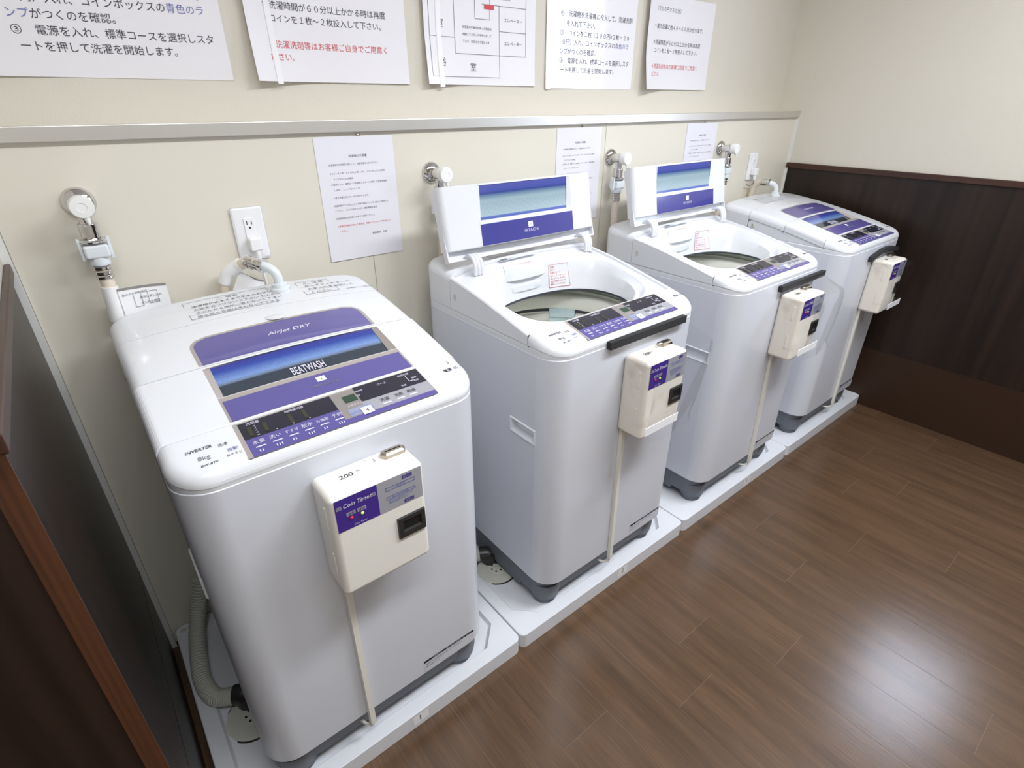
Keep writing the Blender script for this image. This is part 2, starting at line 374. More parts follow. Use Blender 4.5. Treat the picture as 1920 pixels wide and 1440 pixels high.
# ceiling lamps carrying the area lights; the second is added as fill
M['diff'] = mat('lamp_diffuser', (250, 250, 250), .5, emit=((255, 252, 246), 3.0))
for i, (x, y, lb) in enumerate(((1.70, -1.40, 'long white ceiling lamp nearest the washing machines'), (.30, -1.52, 'unseen ceiling lamp added as fill for the dark left gap'))):
    t = thing('ceiling_lamp', lb, 'lamp', (x, y, ROOM_H), 'ceiling lamps above the frame')
    mb = MB(); mb.rbox(x-.63, x+.63, y-.16, y+.16, ROOM_H-.035, ROOM_H, .006, 2); part('housing', mb, 'white', t)
    mb = MB(); mb.rbox(x-.58, x+.58, y-.13, y+.13, ROOM_H-.065, ROOM_H-.036, .012, 3); part('diffuser', mb, 'diff', t)

# ------------------------------------------------------------------ drain pans
P = .745
def build_pan(k, label, digit):
    x0 = k*P; x0i, x1i = x0+.0015, x0+P-.0015; ya, yb = -.6376, -.004
    t = thing('drain_pan', label, 'drain pan', (x0+P/2, -.32, 0), 'white drain pans under the washing machines')
    mb = MB()
    def rr(i, z, R=.02):
        xa, xb, y0, y1 = x0i+i, x1i-i, ya+i, yb-i; R = max(R, .002); pts = []
        for cx, cy, a in ((xb-R, y1-R, 0), (xa+R, y1-R, 90), (xa+R, y0+R, 180), (xb-R, y0+R, 270)):
            for q in range(7): an = math.radians(a+q*15); pts.append((cx+R*math.cos(an), cy+R*math.sin(an), z))
        return pts
    def oct_(i, z, c):
        xa, xb, y0, y1 = x0i+i, x1i-i, ya+i, yb-i; pts = []
        cor = ((xb, y1, -1, -1), (xa, y1, 1, -1), (xa, y0, 1, 1), (xb, y0, -1, 1))
        for n_, (x, y, sx, sy) in enumerate(cor):
            a, b = (x, y+sy*c), (x+sx*c, y)
            if n_ in (1, 3): a, b = b, a
            for q in range(7): pts.append((a[0]+(b[0]-a[0])*q/6, a[1]+(b[1]-a[1])*q/6, z))
        return pts
    mb.loops([rr(.0, 0), rr(0, .0484), rr(.0005, .0492), rr(.0022, .051), oct_(.036, .050, .055), oct_(.0405, .041, .055), oct_(.043, .0395, .055)], True, True, False)
    mb.loops([oct_(.043, .0395, .055), oct_(.06, .038, .05), oct_(.2, .033, .03)], True, False, True)
    part('tray', mb, 'pan', t, 35)
    mb = MB(); cx, cy = x0+.105, -.385
    mb.lathe([(.062, .0), (.062, .006), (.058, .008), (.03, .0085), (.028, .007), (.026, .0085), (0.001, .0085)], (cx, cy, .0355), 'z', 36, cap1=False)
    d = part('drain_cover', mb, 'drainh', t)
    mb = MB(); mb.lathe([(.066, 0), (.066, .003), (.0621, .003)], (cx, cy, .0355), 'z', 36, 0, True, False); part('drain_ring', mb, 'inkdirt', t)
    for a in range(6):
        mb = MB(); mb.lathe([(.0032, 0), (.0032, .0012)], (cx+.017*math.cos(a), cy+.017*math.sin(a), .0437), 'z', 10)
        part('drain_hole', mb, 'hole', d)
    for x in (x0+.022, x0+P-.022):
        mb = MB(); mb.lathe([(.0085, 0), (.0075, .0012), (.0001, .0014)], (x, -.024, .0508), 'z', 16)
        part('screw_cap', mb, 'drainh', t)
    if digit:
        mb = MB(); cx = x0+.415
        mb.quad((cx-.012, ya-.0004, .012), (cx+.03, ya-.0004, .012), (cx+.03, ya-.0004, .042), (cx-.012, ya-.0004, .042))
        lb = part('number_label', mb, 'sticker', t, 0)
        mb = MB(); mb.text(digit, .026, lambda u, v: (cx+u, ya-.0009, .02+v)); part('digit', mb, 'ink', lb, 0)
    return t
build_pan(0, 'white drain pan marked 1 under the washer nearest the camera', '1')
build_pan(1, 'white drain pan marked 2 under the open-lidded washer next to the nearest one', '2')
build_pan(2, 'white drain pan marked 3 under the farther open-lidded washer', '3')
build_pan(3, 'white unmarked drain pan in the corner against the dark panelled wall', None)

# ------------------------------------------------------------------ washing machines
XC, HW, YFR, YBK, RF, RB = .3725, .2735, -.6195, -.062, .062, .05
def interp(x, xs, ys):
    if x <= xs[0]: return ys[0]
    for i in range(len(xs)-1):
        if x <= xs[i+1]: return ys[i]+(ys[i+1]-ys[i])*(x-xs[i])/(xs[i+1]-xs[i])
    return ys[-1]
_Y = [-.62, -.6, -.56, -.525, -.46, -.4, -.35, -.3, -.25, -.2, -.137, -.06]; _Z = [.877, .8815, .8910, .8990, .9135, .9265, .9370, .9462, .9540, .9605, .968, .9725]
def Tz(x, y):
    c = interp(y, [-.62, -.525, -.25, -.06], [.001, .002, .013, .014])
    return interp(y, _Y, _Z)+c*(1-((x-XC)/HW)**2)
def hwf(y, hw=HW, yf=YFR, yb=YBK):
    if y < yf+RF: t = (yf+RF-y)/RF; return hw-RF+RF*math.sqrt(max(0, 1-t*t))
    if y > yb-RB: t = (y-yb+RB)/RB; return hw-RB+RB*math.sqrt(max(0, 1-t*t))
    return hw
def sdf(x, y):
    ax = abs(x-XC)
    if y < YFR+RF and ax > HW-RF: return RF-math.hypot(ax-HW+RF, YFR+RF-y)
    if y > YBK-RB and ax > HW-RB: return RB-math.hypot(ax-HW+RB, y-YBK+RB)
    return min(HW-ax, y-YFR, YBK-y)
def drop(d, r=.02):
    d = max(0, d)
    return r-math.sqrt(max(0, r*r-(r-d)**2)) if d < r else 0
def outline(yf, yb, hw, rf, rb, z, n=9):
    pts = []
    for cx, cy, R, a in ((XC+hw-rb, yb-rb, rb, 0), (XC-hw+rb, yb-rb, rb, 90), (XC-hw+rf, yf+rf, rf, 180), (XC+hw-rf, yf+rf, rf, 270)):
        for q in range(n): an = math.radians(a+90*q/(n-1)); pts.append((cx+R*math.cos(an), cy+R*math.sin(an), z))
    return pts
def strip(y0, y1, zskirt, inner=.026, off=0.):
    """slice of the machine's top between two depths, rounded at the outer edges, with a skirt down to zskirt"""
    ys = []
    fr, bk = abs(y0-YFR) < 1e-6, abs(y1-YBK) < 1e-6
    n = 26
    for i in range(n+1):
        t = i/n
        if fr and not bk: t = t*t
        if bk and not fr: t = 1-(1-t)**2
        ys.append(y0+(y1-y0)*t)
    ss = [math.sin(PI/2*(-1+2*j/36)) for j in range(37)]
    mb = MB(); rows = []
    for y in ys:
        h = hwf(y); rows.append([(XC+s*h, y, Tz(XC+s*h, y)-drop(sdf(XC+s*h, y))+off) for s in ss])
    mb.loops(rows, False)
    bd = [r[0] for r in rows[::-1]]
    bd = [*rows[0]] + [r[-1] for r in rows[1:]] + rows[-1][::-1][1:] + [r[0] for r in rows[::-1][1:-1]]
    low = []
    for p in bd:
        edge = sdf(p[0], p[1]) < .0005
        low.append((p[0], p[1], min(p[2]-.001, zskirt(p[1]) if edge else p[2]-inner)))
    mb.loops([bd, low], True)
    mb.poly(low)
    return mb
Y_RS, Y_FD, Y_FS = -.205, -.362, -.526        # rear seam, lid fold, front seam
SEAM = .867
def surf(off): return lambda x, y: (x, y, Tz(x, y)+off)
def patch(mb, x0, x1, y0, y1, off, mi=0, nx=10, ny=3, f=None):
    f = f or surf(off)
    rows = [[f(x0+(x1-x0)*i/nx, y0+(y1-y0)*j/ny) for i in range(nx+1)] for j in range(ny+1)]
    mb.loops(rows, False, mi=mi)
# lid leaves: x across, v from the fold (or hinge) 0..1, n out of the surface
CLF = lambda x, v, n: (x, Y_FD-.0012+(Y_FS+.0024-Y_FD)*v, Tz(x, Y_FD-.0012+(Y_FS+.0024-Y_FD)*v)+n)
def OPF(x, v, n):
    A, B = Vector((0, -.182, 1.1765)), Vector((0, -.212, 1.0185)); d = (B-A); N = Vector((0, d.z, -d.y)).normalized()
    p = A+d*v+N*(n+.010*(1-((x-XC)/HW)**2)-.010); return (x, p.y, p.z)
PX0, PX1 = .2095, .5505                       # lettered plate across the lid
def leaf(machine, f, is_open):
    mb = MB()
    xs = sorted(set([XC-HW+.0145*(1-math.cos(PI/2*i/6)) for i in range(7)] + [XC+HW-.0145*(1-math.cos(PI/2*i/6)) for i in range(7)] + [.14, .18, PX0, .25, .3, .35, .4, .45, .5, PX1, .59, .61]))
    vs_ = [0, .012, .03, .1, .2, .3, .4, .5, .575, .63, .7, .8, .9, .96, .985, 1.]
    def nn(x, v): return -drop(HW-abs(x-XC), .0145)*1.0-drop((1-v)*.16, .004)*(.6 if is_open else .3)
    for a, b in zip(xs[:-1], xs[1:]):
        for c, d in zip(vs_[:-1], vs_[1:]):
            if a >= PX0-1e-6 and b <= PX1+1e-6 and c >= .03-1e-6 and d <= .575+1e-6: continue
            mb.quad(f(a, d, nn(a, d)), f(b, d, nn(b, d)), f(b, c, nn(b, c)), f(a, c, nn(a, c)))
    bd = [(x, 0) for x in xs]+[(xs[-1], v) for v in vs_[1:]]+[(x, 1) for x in xs[::-1][1:]]+[(xs[0], v) for v in vs_[::-1][1:-1]]
    th = .016
    mb.loops([[f(x, v, nn(x, v)) for x, v in bd], [f(x, v, nn(x, v)-th if 0 < v < 1 or True else 0) for x, v in bd]], True)
    lf = part('lid_front_leaf', mb, 'white', machine, 35)
    # recessed window: silver bezel walls and a sloping pane
    D = .013
    mb = MB()
    a, b, c, d = PX0, PX1, .03, .575
    ins = .012
    mb.quad(f(a, c, 0), f(b, c, 0), f(b, c, -.002), f(a, c, -.002)); mb.quad(f(a, d, 0), f(a, d, -D), f(b, d, -D), f(b, d, 0))
    for s, x in ((0, a), (1, b)):
        xi = x+(ins if s == 0 else -ins)
        mb.quad(f(x, c, 0), f(x, d, 0), f(xi, d, -D), f(xi, c, -.002))
    part('window_bezel', mb, 'tray' if is_open else 'silver', lf, 20)
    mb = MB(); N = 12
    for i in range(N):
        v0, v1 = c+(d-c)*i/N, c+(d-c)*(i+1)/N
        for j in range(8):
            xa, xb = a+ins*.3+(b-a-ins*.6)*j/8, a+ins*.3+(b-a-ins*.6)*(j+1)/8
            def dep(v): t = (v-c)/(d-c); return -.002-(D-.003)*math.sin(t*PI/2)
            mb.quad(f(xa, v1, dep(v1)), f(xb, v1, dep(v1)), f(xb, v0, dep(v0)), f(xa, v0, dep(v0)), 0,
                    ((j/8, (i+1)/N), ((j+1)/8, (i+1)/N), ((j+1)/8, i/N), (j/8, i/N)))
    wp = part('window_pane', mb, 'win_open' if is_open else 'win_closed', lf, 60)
    # lower plate
    mb = MB()
    mp = lambda o: (lambda x, y: f(x, y, o))
    patch(mb, PX0, PX1, .585, .985, 0, 0, 10, 4, mp(.0004)); patch(mb, PX0+(.0 if is_open else .004), PX1-(.0 if is_open else .004), .655 if not is_open else .64, .985, 0, 1, 10, 4, mp(.0008))
    part('lower_plate', mb, ['tray' if is_open else 'silver', 'purple2' if is_open else 'purple'], lf, 60)
    mb = MB()
    mb.text('HITACHI', .0115, lambda u, v: f(.381+u, .875-v/.163, .0013), 0, 'CENTER', 1.15)
    if not is_open:
        mb.text('BEATWASH', .031, lambda u, v: f(.376+u, .475-v/.163, -.0092), 1, 'CENTER', .40, 0, .012)
    part('lettering', mb, ['inkg' if not is_open else 'inkl', 'inkl'], lf, 0)
    mb = MB(); sx = .379
    patch(mb, sx-.0085, sx+.0085, .705, .785 if not is_open else .80, 0, 0, 2, 2, mp(.0014)); mb.text('1', .011, lambda u, v: f(sx-.002+u, .775-v/.163, .0018), 1)
    part('number_sticker', mb, ['sticker', 'ink'], lf, 0)
    return lf
def machine(is_open, k, label):
    x0 = 0.
    t = thing('washing_machine', label, 'washing machine', (XC, -.34, .05), 'white top-loading washing machines')
    ORG[t.name] = (XC, -.34, .05)
    # --- painted cabinet with a grip recess in the left side
    mb = MB(); zb, zt = .142, .848
    o = lambda z, e=0: outline(YFR-.0005+e, YBK+.0005-e, HW-e, RF-e, RB, z)
    mb.loops([o(zb, .003), o(zb+.004, .0), o(zt, 0), o(zt+.002, .002)], True, False, False)
    # cut out the left flat (between outline points 17 and 18) for the grip
    pts = o(zb)
    for n_ in range(len(mb.f)-1, -1, -1):
        f_ = mb.f[n_]
        if len(f_) == 4 and all(abs(mb.v[i][0]-(XC-HW)) < 1e-5 for i in f_) and max(mb.v[i][2] for i in f_)-min(mb.v[i][2] for i in f_) > .3:
            del mb.f[n_]; del mb.m[n_]
    xl = XC-HW; ylo, yhi = YFR+RF-.0005, YBK-RB+.0005
    ysp = [ylo, -.556, -.468, yhi]; zsp = [zb+.004, .612, .645, zt]
    for i in range(3):
        for j in range(3):
            if i == 1 and j == 1: continue
            mb.quad((xl, ysp[i+1], zsp[j]), (xl, ysp[i], zsp[j]), (xl, ysp[i], zsp[j+1]), (xl, ysp[i+1], zsp[j+1]))
    part('cabinet', mb, 'body', t, 30)
    mb = MB(); ya, yb_, za, zb_ = -.556, -.468, .612, .645
    R = [[(xl+.001, ya-.006, za-.006), (xl+.001, yb_+.006, za-.006), (xl+.001, yb_+.006, zb_+.006), (xl+.001, ya-.006, zb_+.006)],
         [(xl-.003, ya-.003, za-.003), (xl-.003, yb_+.003, za-.003), (xl-.003, yb_+.003, zb_+.003), (xl-.003, ya-.003, zb_+.003)],
         [(xl-.001, ya+.001, za+.001), (xl-.001, yb_-.001, za+.001), (xl-.001, yb_-.001, zb_-.001), (xl-.001, ya+.001, zb_-.001)],
         [(xl+.016, ya+.004, za+.004), (xl+.016, yb_-.004, za+.004), (xl+.016, yb_-.004, zb_-.004), (xl+.016, ya+.004, zb_-.004)]]
    mb.loops(R, True, False, True); part('hand_grip', mb, 'belt', t, 0)
    # --- belt line and top cover side band
    mb = MB(); mb.loops([outline(YFR+.0015, YBK-.001, HW-.0015, RF, RB, .845), outline(YFR+.0005, YBK-.001, HW-.0005, RF, RB, .851), outline(YFR+.0005, YBK, HW-.0005, RF, RB, .863), outline(YFR+.003, YBK-.003, HW-.003, RF, RB, .866)], True, False, False)
    part('belt', mb, 'belt', t, 30)
    # --- grey base and feet
    mb = MB(); e = .012
    mb.loops([outline(YFR+.036, YBK-.02, HW-.02, .04, .04, .068), outline(YFR+.028, YBK-.01, HW-e, .05, .04, .074), outline(YFR+.022, YBK-.008, HW-.008, .05, .045, .128), outline(YFR+.006, YBK-.006, HW-.006, RF-.004, .045, .144)], True, True, True)
    mb.rbox(XC-HW+.012, XC-HW+.05, -.495, -.12, .056, .09, .006, 2); mb.rbox(XC+HW-.05, XC+HW-.012, -.495, -.12, .056, .09, .006, 2)
    part('base', mb, 'base', t, 35)
    for fx, fy in ((-1, 0), (1, 0), (-1, 1), (1, 1)):
        mb = MB(); cx, cy = XC+fx*(HW-.058), (-.556 if fy == 0 else -.125)
        mb.lathe([(.030, -.047), (.036, -.043), (.036, -.030), (.042, -.026), (.046, .0), (.046, .03)], (cx, cy, .085), 'z', 24)
        part('foot', mb, 'base', t)
    # --- fixed rear cover and control deck
    lowered = lambda y: SEAM
    part('rear_cover', strip(Y_RS+.0012, YBK, lowered), 'white', t, 40)
    deck = part('control_deck', strip(YFR, Y_FS-.0012, lowered), 'white', t, 40)
    # side walls under the lid
    for s in (-1, 1):
        mb = MB(); xo = XC+s*(HW-(0 if is_open else .0025)); xi = xo-s*.012; N = 12; rows = []
        lowf = .0165 if not is_open else .006
        for i in range(N+1):
            y = Y_FS+(Y_RS-Y_FS)*i/N; z = Tz(xo, y)-(.0295 if not is_open else .0065)
            rows.append([(xo, y, SEAM), (xo, y, z-.003), (xo-s*.003, y, z), (xi, y, z), (xi-s*.002, y, z-.012), (xi-s*.002, y, SEAM)])
        mb.loops(rows, False); part('side_rail', mb, 'white', t, 40)
    # --- control plate
    X0, X1, YA, YB = .2095, .5505, -.5295, -.613
    cp = lambda u, v, o=.0006: surf(o)(X0+(X1-X0)*u, YA+(YB-YA)*v)
    mb = MB()
    def cell(u0, u1, v0, v1, mi, o=.0006):
        n = max(1, int((u1-u0)*12)); mb.loops([[cp(u0+(u1-u0)*i/n, v0+(v1-v0)*j/2, o) for i in range(n+1)] for j in range(3)], False, mi=mi)
    cell(0, 1, 0, 1, 0, .0004)                       # silver ground
    cell(.02, .475, .04, .52, 1); cell(.02, .475, .52, 1, 2); cell(.475, .995, .86, 1, 2); cell(.475, .64, .04, .86, 3)
    cell(.605, .995, .02, .52, 1, .0008); cell(.6, .995, .52, .86, 4, .0007)
    cell(.525, .595, .2, .42, 5, .001); cell(.51, .64, .62, .84, 6, .001)
    plate = part('control_plate', mb, ['silver', 'black', 'purple', 'greyd', 'greyp', 'lcd', 'startb'], deck, 60)
    mb = MB(); s = .0105
    def tx(txt, u, v, size=s, mi=0, al='CENTER', sx=1., sh=0, bo=0): mb.text(txt, size, lambda a, b: cp(u+a/(X1-X0), v-b/.083, .0016), mi, al, sx, sh, bo)
    for i, wd in enumerate(('水量', '洗い', 'すすぎ', '脱水', 'お湯取', '予約')):
        u = .07+i*.076; tx(wd, u, .7, .0095 if len(wd) < 3 else .0078)
        mb.quad(cp(u-.025, .80, .0014), cp(u+.025, .80, .0014), cp(u+.018, .77, .0014), cp(u-.018, .77, .0014), 0)
        for q in range(2+i % 2): uu = u-.012+.012*q; mb.quad(cp(uu-.0025, .93, .0014), cp(uu+.0025, .93, .0014), cp(uu+.0025, .87, .0014), cp(uu-.0025, .87, .0014), 0)
    tx('洗剤量', .085, .15, .007); tx('残時間切替', .285, .15, .0065, 0); 
    for q in range(5): tx('<', .085+.0*q, .25+.065*q, .007, 0)
    for q in range(3): tx('▪' if False else '.', .17+.08*q, .5, .02)
    for q in range(4):
        u = .05+.07*q+(.05 if q > 1 else 0); mb.quad(cp(u, .46, .0012), cp(u+.018, .46, .0012), cp(u+.018, .2, .0012), cp(u, .2, .0012), 3)
    tx('コース', .76, .2, .0065); tx('乾燥切替', .9, .14, .006)
    mb.quad(cp(.905, .38, .0014), cp(.908, .38, .0014), cp(.908, .16, .0014), cp(.905, .16, .0014), 0); mb.quad(cp(.905, .38, .0014), cp(.93, .38, .0014), cp(.93, .36, .0014), cp(.905, .36, .0014), 0)
    tx('標準', .945, .32, .0055); tx('乾燥', .945, .42, .0055); tx('洗濯', .86, .47, .0055)
    tx('残時間', .625, .2, .005, 0, 'CENTER'); tx('分', .61, .34, .007)
    tx('お急ぎボタン', .57, .56, .0055); tx('スタート/一時停止', .575, .79, .0058, 2, 'CENTER', .92)
    for u, wd in ((.715, '洗濯'), (.80, '洗乾'), (.875, '乾燥')):
        tx(wd, u, .70, .009, 1); mb.quad(cp(u-.028, .80, .0014), cp(u+.028, .80, .0014), cp(u+.02, .76, .0014), cp(u-.02, .76, .0014), 0)
    part('control_lettering', mb, ['inkl', 'ink', 'inkb', 'olive'], deck, 0)
    mb = MB(); a = lambda x, y: (lambda u, v: surf(.0008)(x+u, y+v))
    mb.text('INVERTER', .0085, a(.133, -.562), 0, 'LEFT', 1., .25, .015); mb.text('8kg', .0125, a(.146, -.583), 1, 'LEFT'); mb.text('BW-8TV', .0062, a(.146, -.597), 0, 'LEFT', 1.1, .2, .01)
    mb.text('洗浄', .0075, a(.178, -.567), 0); mb.text('自動', .0085, a(.187, -.583), 2); mb.text('おそうじ', .006, a(.183, -.593), 0)
    mb.text('電源', .0095, a(.594, -.566), 0, 'LEFT', 1, 0, .015); mb.text('切/入', .0095, a(.617, -.566), 0, 'LEFT', 1)
    mb.text('3', .012, a(.614, -.545), 1)
    part('deck_lettering', mb, ['ink', 'inkg', 'inkb'], deck, 0)
    mb = MB(); patch(mb, .404, .424, -.606, -.588, .0024, 0, 2, 2); mb.text('4', .011, lambda u, v: surf(.003)(.411+u, -.601+v), 1); part('number_sticker', mb, ['sticker', 'ink'], deck, 0)
    # --- printed caution tables on the rear cover
    def table(x0_, x1_, y0_, y1_, rows, title):
        b = MB(); o = .0007
        def line(xa, xb, ya_, yb2, mi=0): patch(b, xa, xb, ya_, yb2, o, mi, 6, 1)
        for yy in (y0_, y1_): line(x0_, x1_, yy-.0005, yy+.0005)
        for xx in (x0_, x1_): line(xx-.0005, xx+.0005, y0_, y1_)
        n = len(rows); hgt = (y1_-y0_)/(n+1)
        b.text(title, hgt*.75, lambda u, v: surf(o)((x0_+x1_)/2+u, y1_-hgt*.85+v), 0, 'CENTER')
        for i, r_ in enumerate(rows): b.text(r_, hgt*.62, lambda u, v, i=i: surf(o)(x0_+.012+u, y1_-hgt*(1.85+i)+v), 2 if i == 0 else 1)
        for i in range(1, n): line(x0_, x1_, y1_-hgt*(1+i)-.0003, y1_-hgt*(1+i)+.0001, 1)
        return b
    b = table(.238, .411, -.187, -.098, ['洗濯槽が止まるまで手を入れないで下さい', '火気を近づけないで下さい 引火の恐れ', '水のかかる場所に置かないで下さい', '防水性の衣類は洗わないで下さい'], '⚠ 警告')
    part('warning_table', b, ['inkg', 'inkg', 'ink'], t, 0)
    b = table(.477, .555, -.178, -.098, ['糸くずフィルターの', 'お手入れを毎回して', 'ください'], '⚠ 注意')
    part('warning_table', b, ['inkg', 'inkg', 'inkg'], t, 0)
    b = MB(); b.text('お湯取ホース差込口', .0075, lambda u, v: surf(.0007)(.572+u, -.178+v), 0); part('inlet_lettering', b, 'inkg', t, 0)
    # --- water inlet elbow
    mb = MB(); ex, ey, ez = .435, -.128, Tz(.435, -.128)
    mb.lathe([(.021, -.004), (.021, .006), (.017, .008), (.017, .016), (.012, .018)], (ex, ey, ez), 'z', 22)
    mb.tube(catmull([(ex, ey, ez+.012), (ex, ey, ez+.028), (ex-.004, ey+.004, ez+.042), (ex-.014, ey+.014, ez+.052), (ex-.024, ey+.026, ez+.056)], 6), .0105, 14)
    part('water_inlet', mb, 'conn', t)
    # screw cap on the left side
    mb = MB(); mb.lathe([(.0055, -.004), (.0055, .0012), (.004, .002), (.0035, .0006), (.0001, .0006)], (XC-HW, -.228, .905), 'x', 16)
    for i, v in enumerate(mb.v): mb.v[i] = (2*(XC-HW)-v[0], v[1], (v[2]-.905)*1.7+.905)
    part('screw_cap', mb, 'drainh', t)
    # rating label low on the front
    mb = MB(); yy = YFR-.0012
    mb.quad((.455, yy, .150), (.598, yy, .150), (.598, yy, .188), (.455, yy, .188), 0); mb.quad((.455, yy-.0003, .181), (.598, yy-.0003, .181), (.598, yy-.0003, .188), (.455, yy-.0003, .188), 1)
    mb.text('洗濯機の正しい据え付けとお手入れについて', .0056, lambda u, v: (.478+u, yy-.0006, .1825+v), 0)
    mb.text('●脱水中の異常音はお買い上げの販売店に', .0056, lambda u, v: (.459+u, yy-.0006, .172+v), 2); mb.text('●ご相談ください', .0056, lambda u, v: (.459+u, yy-.0006, .163+v), 2)
    part('rating_label', mb, ['body', 'black', 'inkg'], t, 0)
    # --- lid
    if not is_open:
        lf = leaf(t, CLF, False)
        r = part('lid_rear_leaf', strip(Y_FD+.0012, Y_RS-.0012, lambda y: Tz(XC+HW, y)-.0305), 'white', t, 40)
        mb = MB()
        def rplate(i, off, mi):
            xa, xb, ya_, yb2, R = PX0-.002+i, PX1+.002-i, Y_FD+.004, -.266-i, .034-i
            pts = [(xa, ya_), (xb, ya_)]+[(xb-R+R*math.cos(a), yb2-R+R*math.sin(a)) for a in [PI/2*q/8 for q in range(9)]]+[(xa+R-R*math.sin(a), yb2-R+R*math.cos(a)) for a in [PI/2*q/8 for q in range(9)]]
            # fill by rows between left and right borders so that it follows the crown
            ys = [ya_+(yb2-ya_)*q/14 for q in range(15)]; rows = []
            for y in ys:
                d_ = max(0, y-(yb2-R)); cut = R-math.sqrt(max(0, R*R-d_*d_)); bow = .004*(1-((y-ya_)/(yb2-ya_)))*0
                rows.append([surf(off)(xa+cut+(xb-xa-2*cut)*j/12, y) for j in range(13)])
            mb.loops(rows, False, mi=mi)
        rplate(0, .0004, 0); rplate(.0065, .0008, 1)
        part('upper_plate', mb, ['silver', 'purple'], r, 60)
        mb = MB(); mb.text('AirJet DRY', .0148, lambda u, v: surf(.0014)(.386+u, -.318+v), 0, 'CENTER', 1.25, .25, .012)
        part('lettering', mb, 'inkl', r, 0)
        mb = MB(); mb.lathe([(.022, 0), (.02, .0015), (.0001, .002)], (.381, -.249, Tz(.381, -.249)-.0008), 'z', 24); part('finger_dimple', mb, 'belt', r)
    else:
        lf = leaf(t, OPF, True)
        # rear leaf standing behind, hollow side to the front
        mb = MB(); H, F = Vector((0, -.2035, .990)), Vector((0, -.150, 1.163)); d = F-H; N = Vector((0, d.z, -d.y)).normalized()
        def g(x, v, n): p = H+d*v+N*n; return (x, p.y, p.z)
        hw = HW-.0005; th = .016
        out = [(XC-hw, 0), (XC+hw, 0), (XC+hw, 1), (XC-hw, 1)]; inn = [(XC-hw+.004, .022), (XC+hw-.004, .022), (XC+hw-.004, .985), (XC-hw+.004, .985)]
        mb.loops([[g(x, v, -.006) for x, v in inn], [g(x, v, .003) for x, v in inn][:], ], True) if False else None
        mb.loops([[g(x, v, .012) for x, v in inn], [g(x, v, -.002) for x, v in inn], [g(x, v, -.002) for x, v in out], [g(x, v, th) for x, v in out]], True, True, True)
        r = part('lid_rear_leaf', mb, 'white', t, 0)
        for hx in (.172, .588):
            mb = MB()
            for q in (-.0105, 0, .0105):
                mb.tube(catmull([(hx+q, -.196, .996), (hx+q, -.212, 1.002), (hx+q, -.228, .995), (hx+q, -.236, .978), (hx+q, -.2365, .955)], 6), .0055, 10)
            mb.rbox(hx-.016, hx+.016, -.2415, -.229, .935, .95, .002, 2, 1); part('hinge_arm', mb, ['belt', 'greyd'], t)
        # --- basin around the opening
        mb = MB(); cx, cy = XC, -.367; N = 96
        yA, yB, xa, xb = Y_FS, Y_RS, XC-HW+.011, XC+HW-.011
        def sup(a, b, n_, t_): c_, s_ = math.cos(t_), math.sin(t_); return (a*abs(c_)**(2/n_)*(1 if c_ >= 0 else -1), b*abs(s_)**(2/n_)*(1 if s_ >= 0 else -1))
        def rectpt(t_):
            c_, s_ = math.cos(t_), math.sin(t_); kx = ((xb-cx) if c_ > 0 else (cx-xa))/max(abs(c_), 1e-9); ky = ((yB-cy) if s_ > 0 else (cy-yA))/max(abs(s_), 1e-9); k_ = min(kx, ky); return cx+c_*k_, cy+s_*k_
        th_ = [2*PI*i/N for i in range(N)]
        # use direction of the superellipse point so that corners line up
        rings = []
        dirs = [math.atan2(sup(.236, .154, 3.2, q)[1], sup(.236, .154, 3.2, q)[0]) for q in th_]
        r0 = [rectpt(q) for q in dirs]; rings.append([(x, y, Tz(x, y)-.004-.013*min(1, abs(x-XC)/HW)**6) for x, y in r0])
        for a, b, n_, dz, zc in ((.240, .157, 3.4, .009, None), (.232, .151, 3.2, .016, None), (.222, .146, 3.0, .032, None), (.214, .143, 2.7, None, .895), (.207, .142, 2.5, None, .872), (.202, .140, 2.4, None, .860), (.199, .138, 2.4, None, .852)):
            rg = []
            for q in th_:
                x, y = sup(a, b, n_, q); x += cx; y += cy
                z = Tz(x, y)-dz if dz is not None else zc
                if zc is not None: z = min(z, Tz(x, y)-.032) if zc > .88 else z
                rg.append((x, y, z))
            rings.append(rg)
        mb.loops(rings, True); bs = part('basin', mb, 'white', t, 60)
        mb = MB(); R_ = [[(cx+sup(.205, .1405, 2.4, q)[0], cy+sup(.205, .1405, 2.4, q)[1], .8535) for q in th_], [(cx+sup(.24, .19, 2.4, q)[0], cy+.01+sup(.24, .19, 2.4, q)[1], .846) for q in th_]]
        mb.loops(R_, True); mb.lathe([(.243, .852), (.243, .80)], (XC, -.335, 0), 'z', 72, 0, False, False); part('tub_gasket', mb, 'gasket', t)
        mb = MB(); ty = -.335
        mb.lathe([(.243, .848-.8), (.243, .842-.8), (.238, .0), (.240, .83-.8), (.232, .836-.8), (.212, .834-.8), (.204, .826-.8), (.204, .80-.8), (.210, .79-.8), (.212, .785-.8)], (XC, ty, .778), 'z', 72, 0, False, False)
        part('balance_ring', mb, 'ring', t, 50)
        mb = MB(); mb.lathe([(.2125, .764), (.218, .761), (.218, .750), (.213, .746), (.213, .726), (.219, .720), (.22, .60), (.22, .42), (.20, .40), (.06, .40), (.05, .43), (.001, .435)], (XC, ty, 0), 'z', 72, 0, False, False)
        part('wash_tub', mb, 'tub', t, 40)
        mb = MB(); mb.lathe([(.2112, .7695), (.2095, .7665), (.2095, .760), (.2125, .757)], (XC, ty, 0), 'z', 72, 0, False, False); part('ring_groove', mb, 'darkband', t)  # dark band drawn in for the gap below the ring
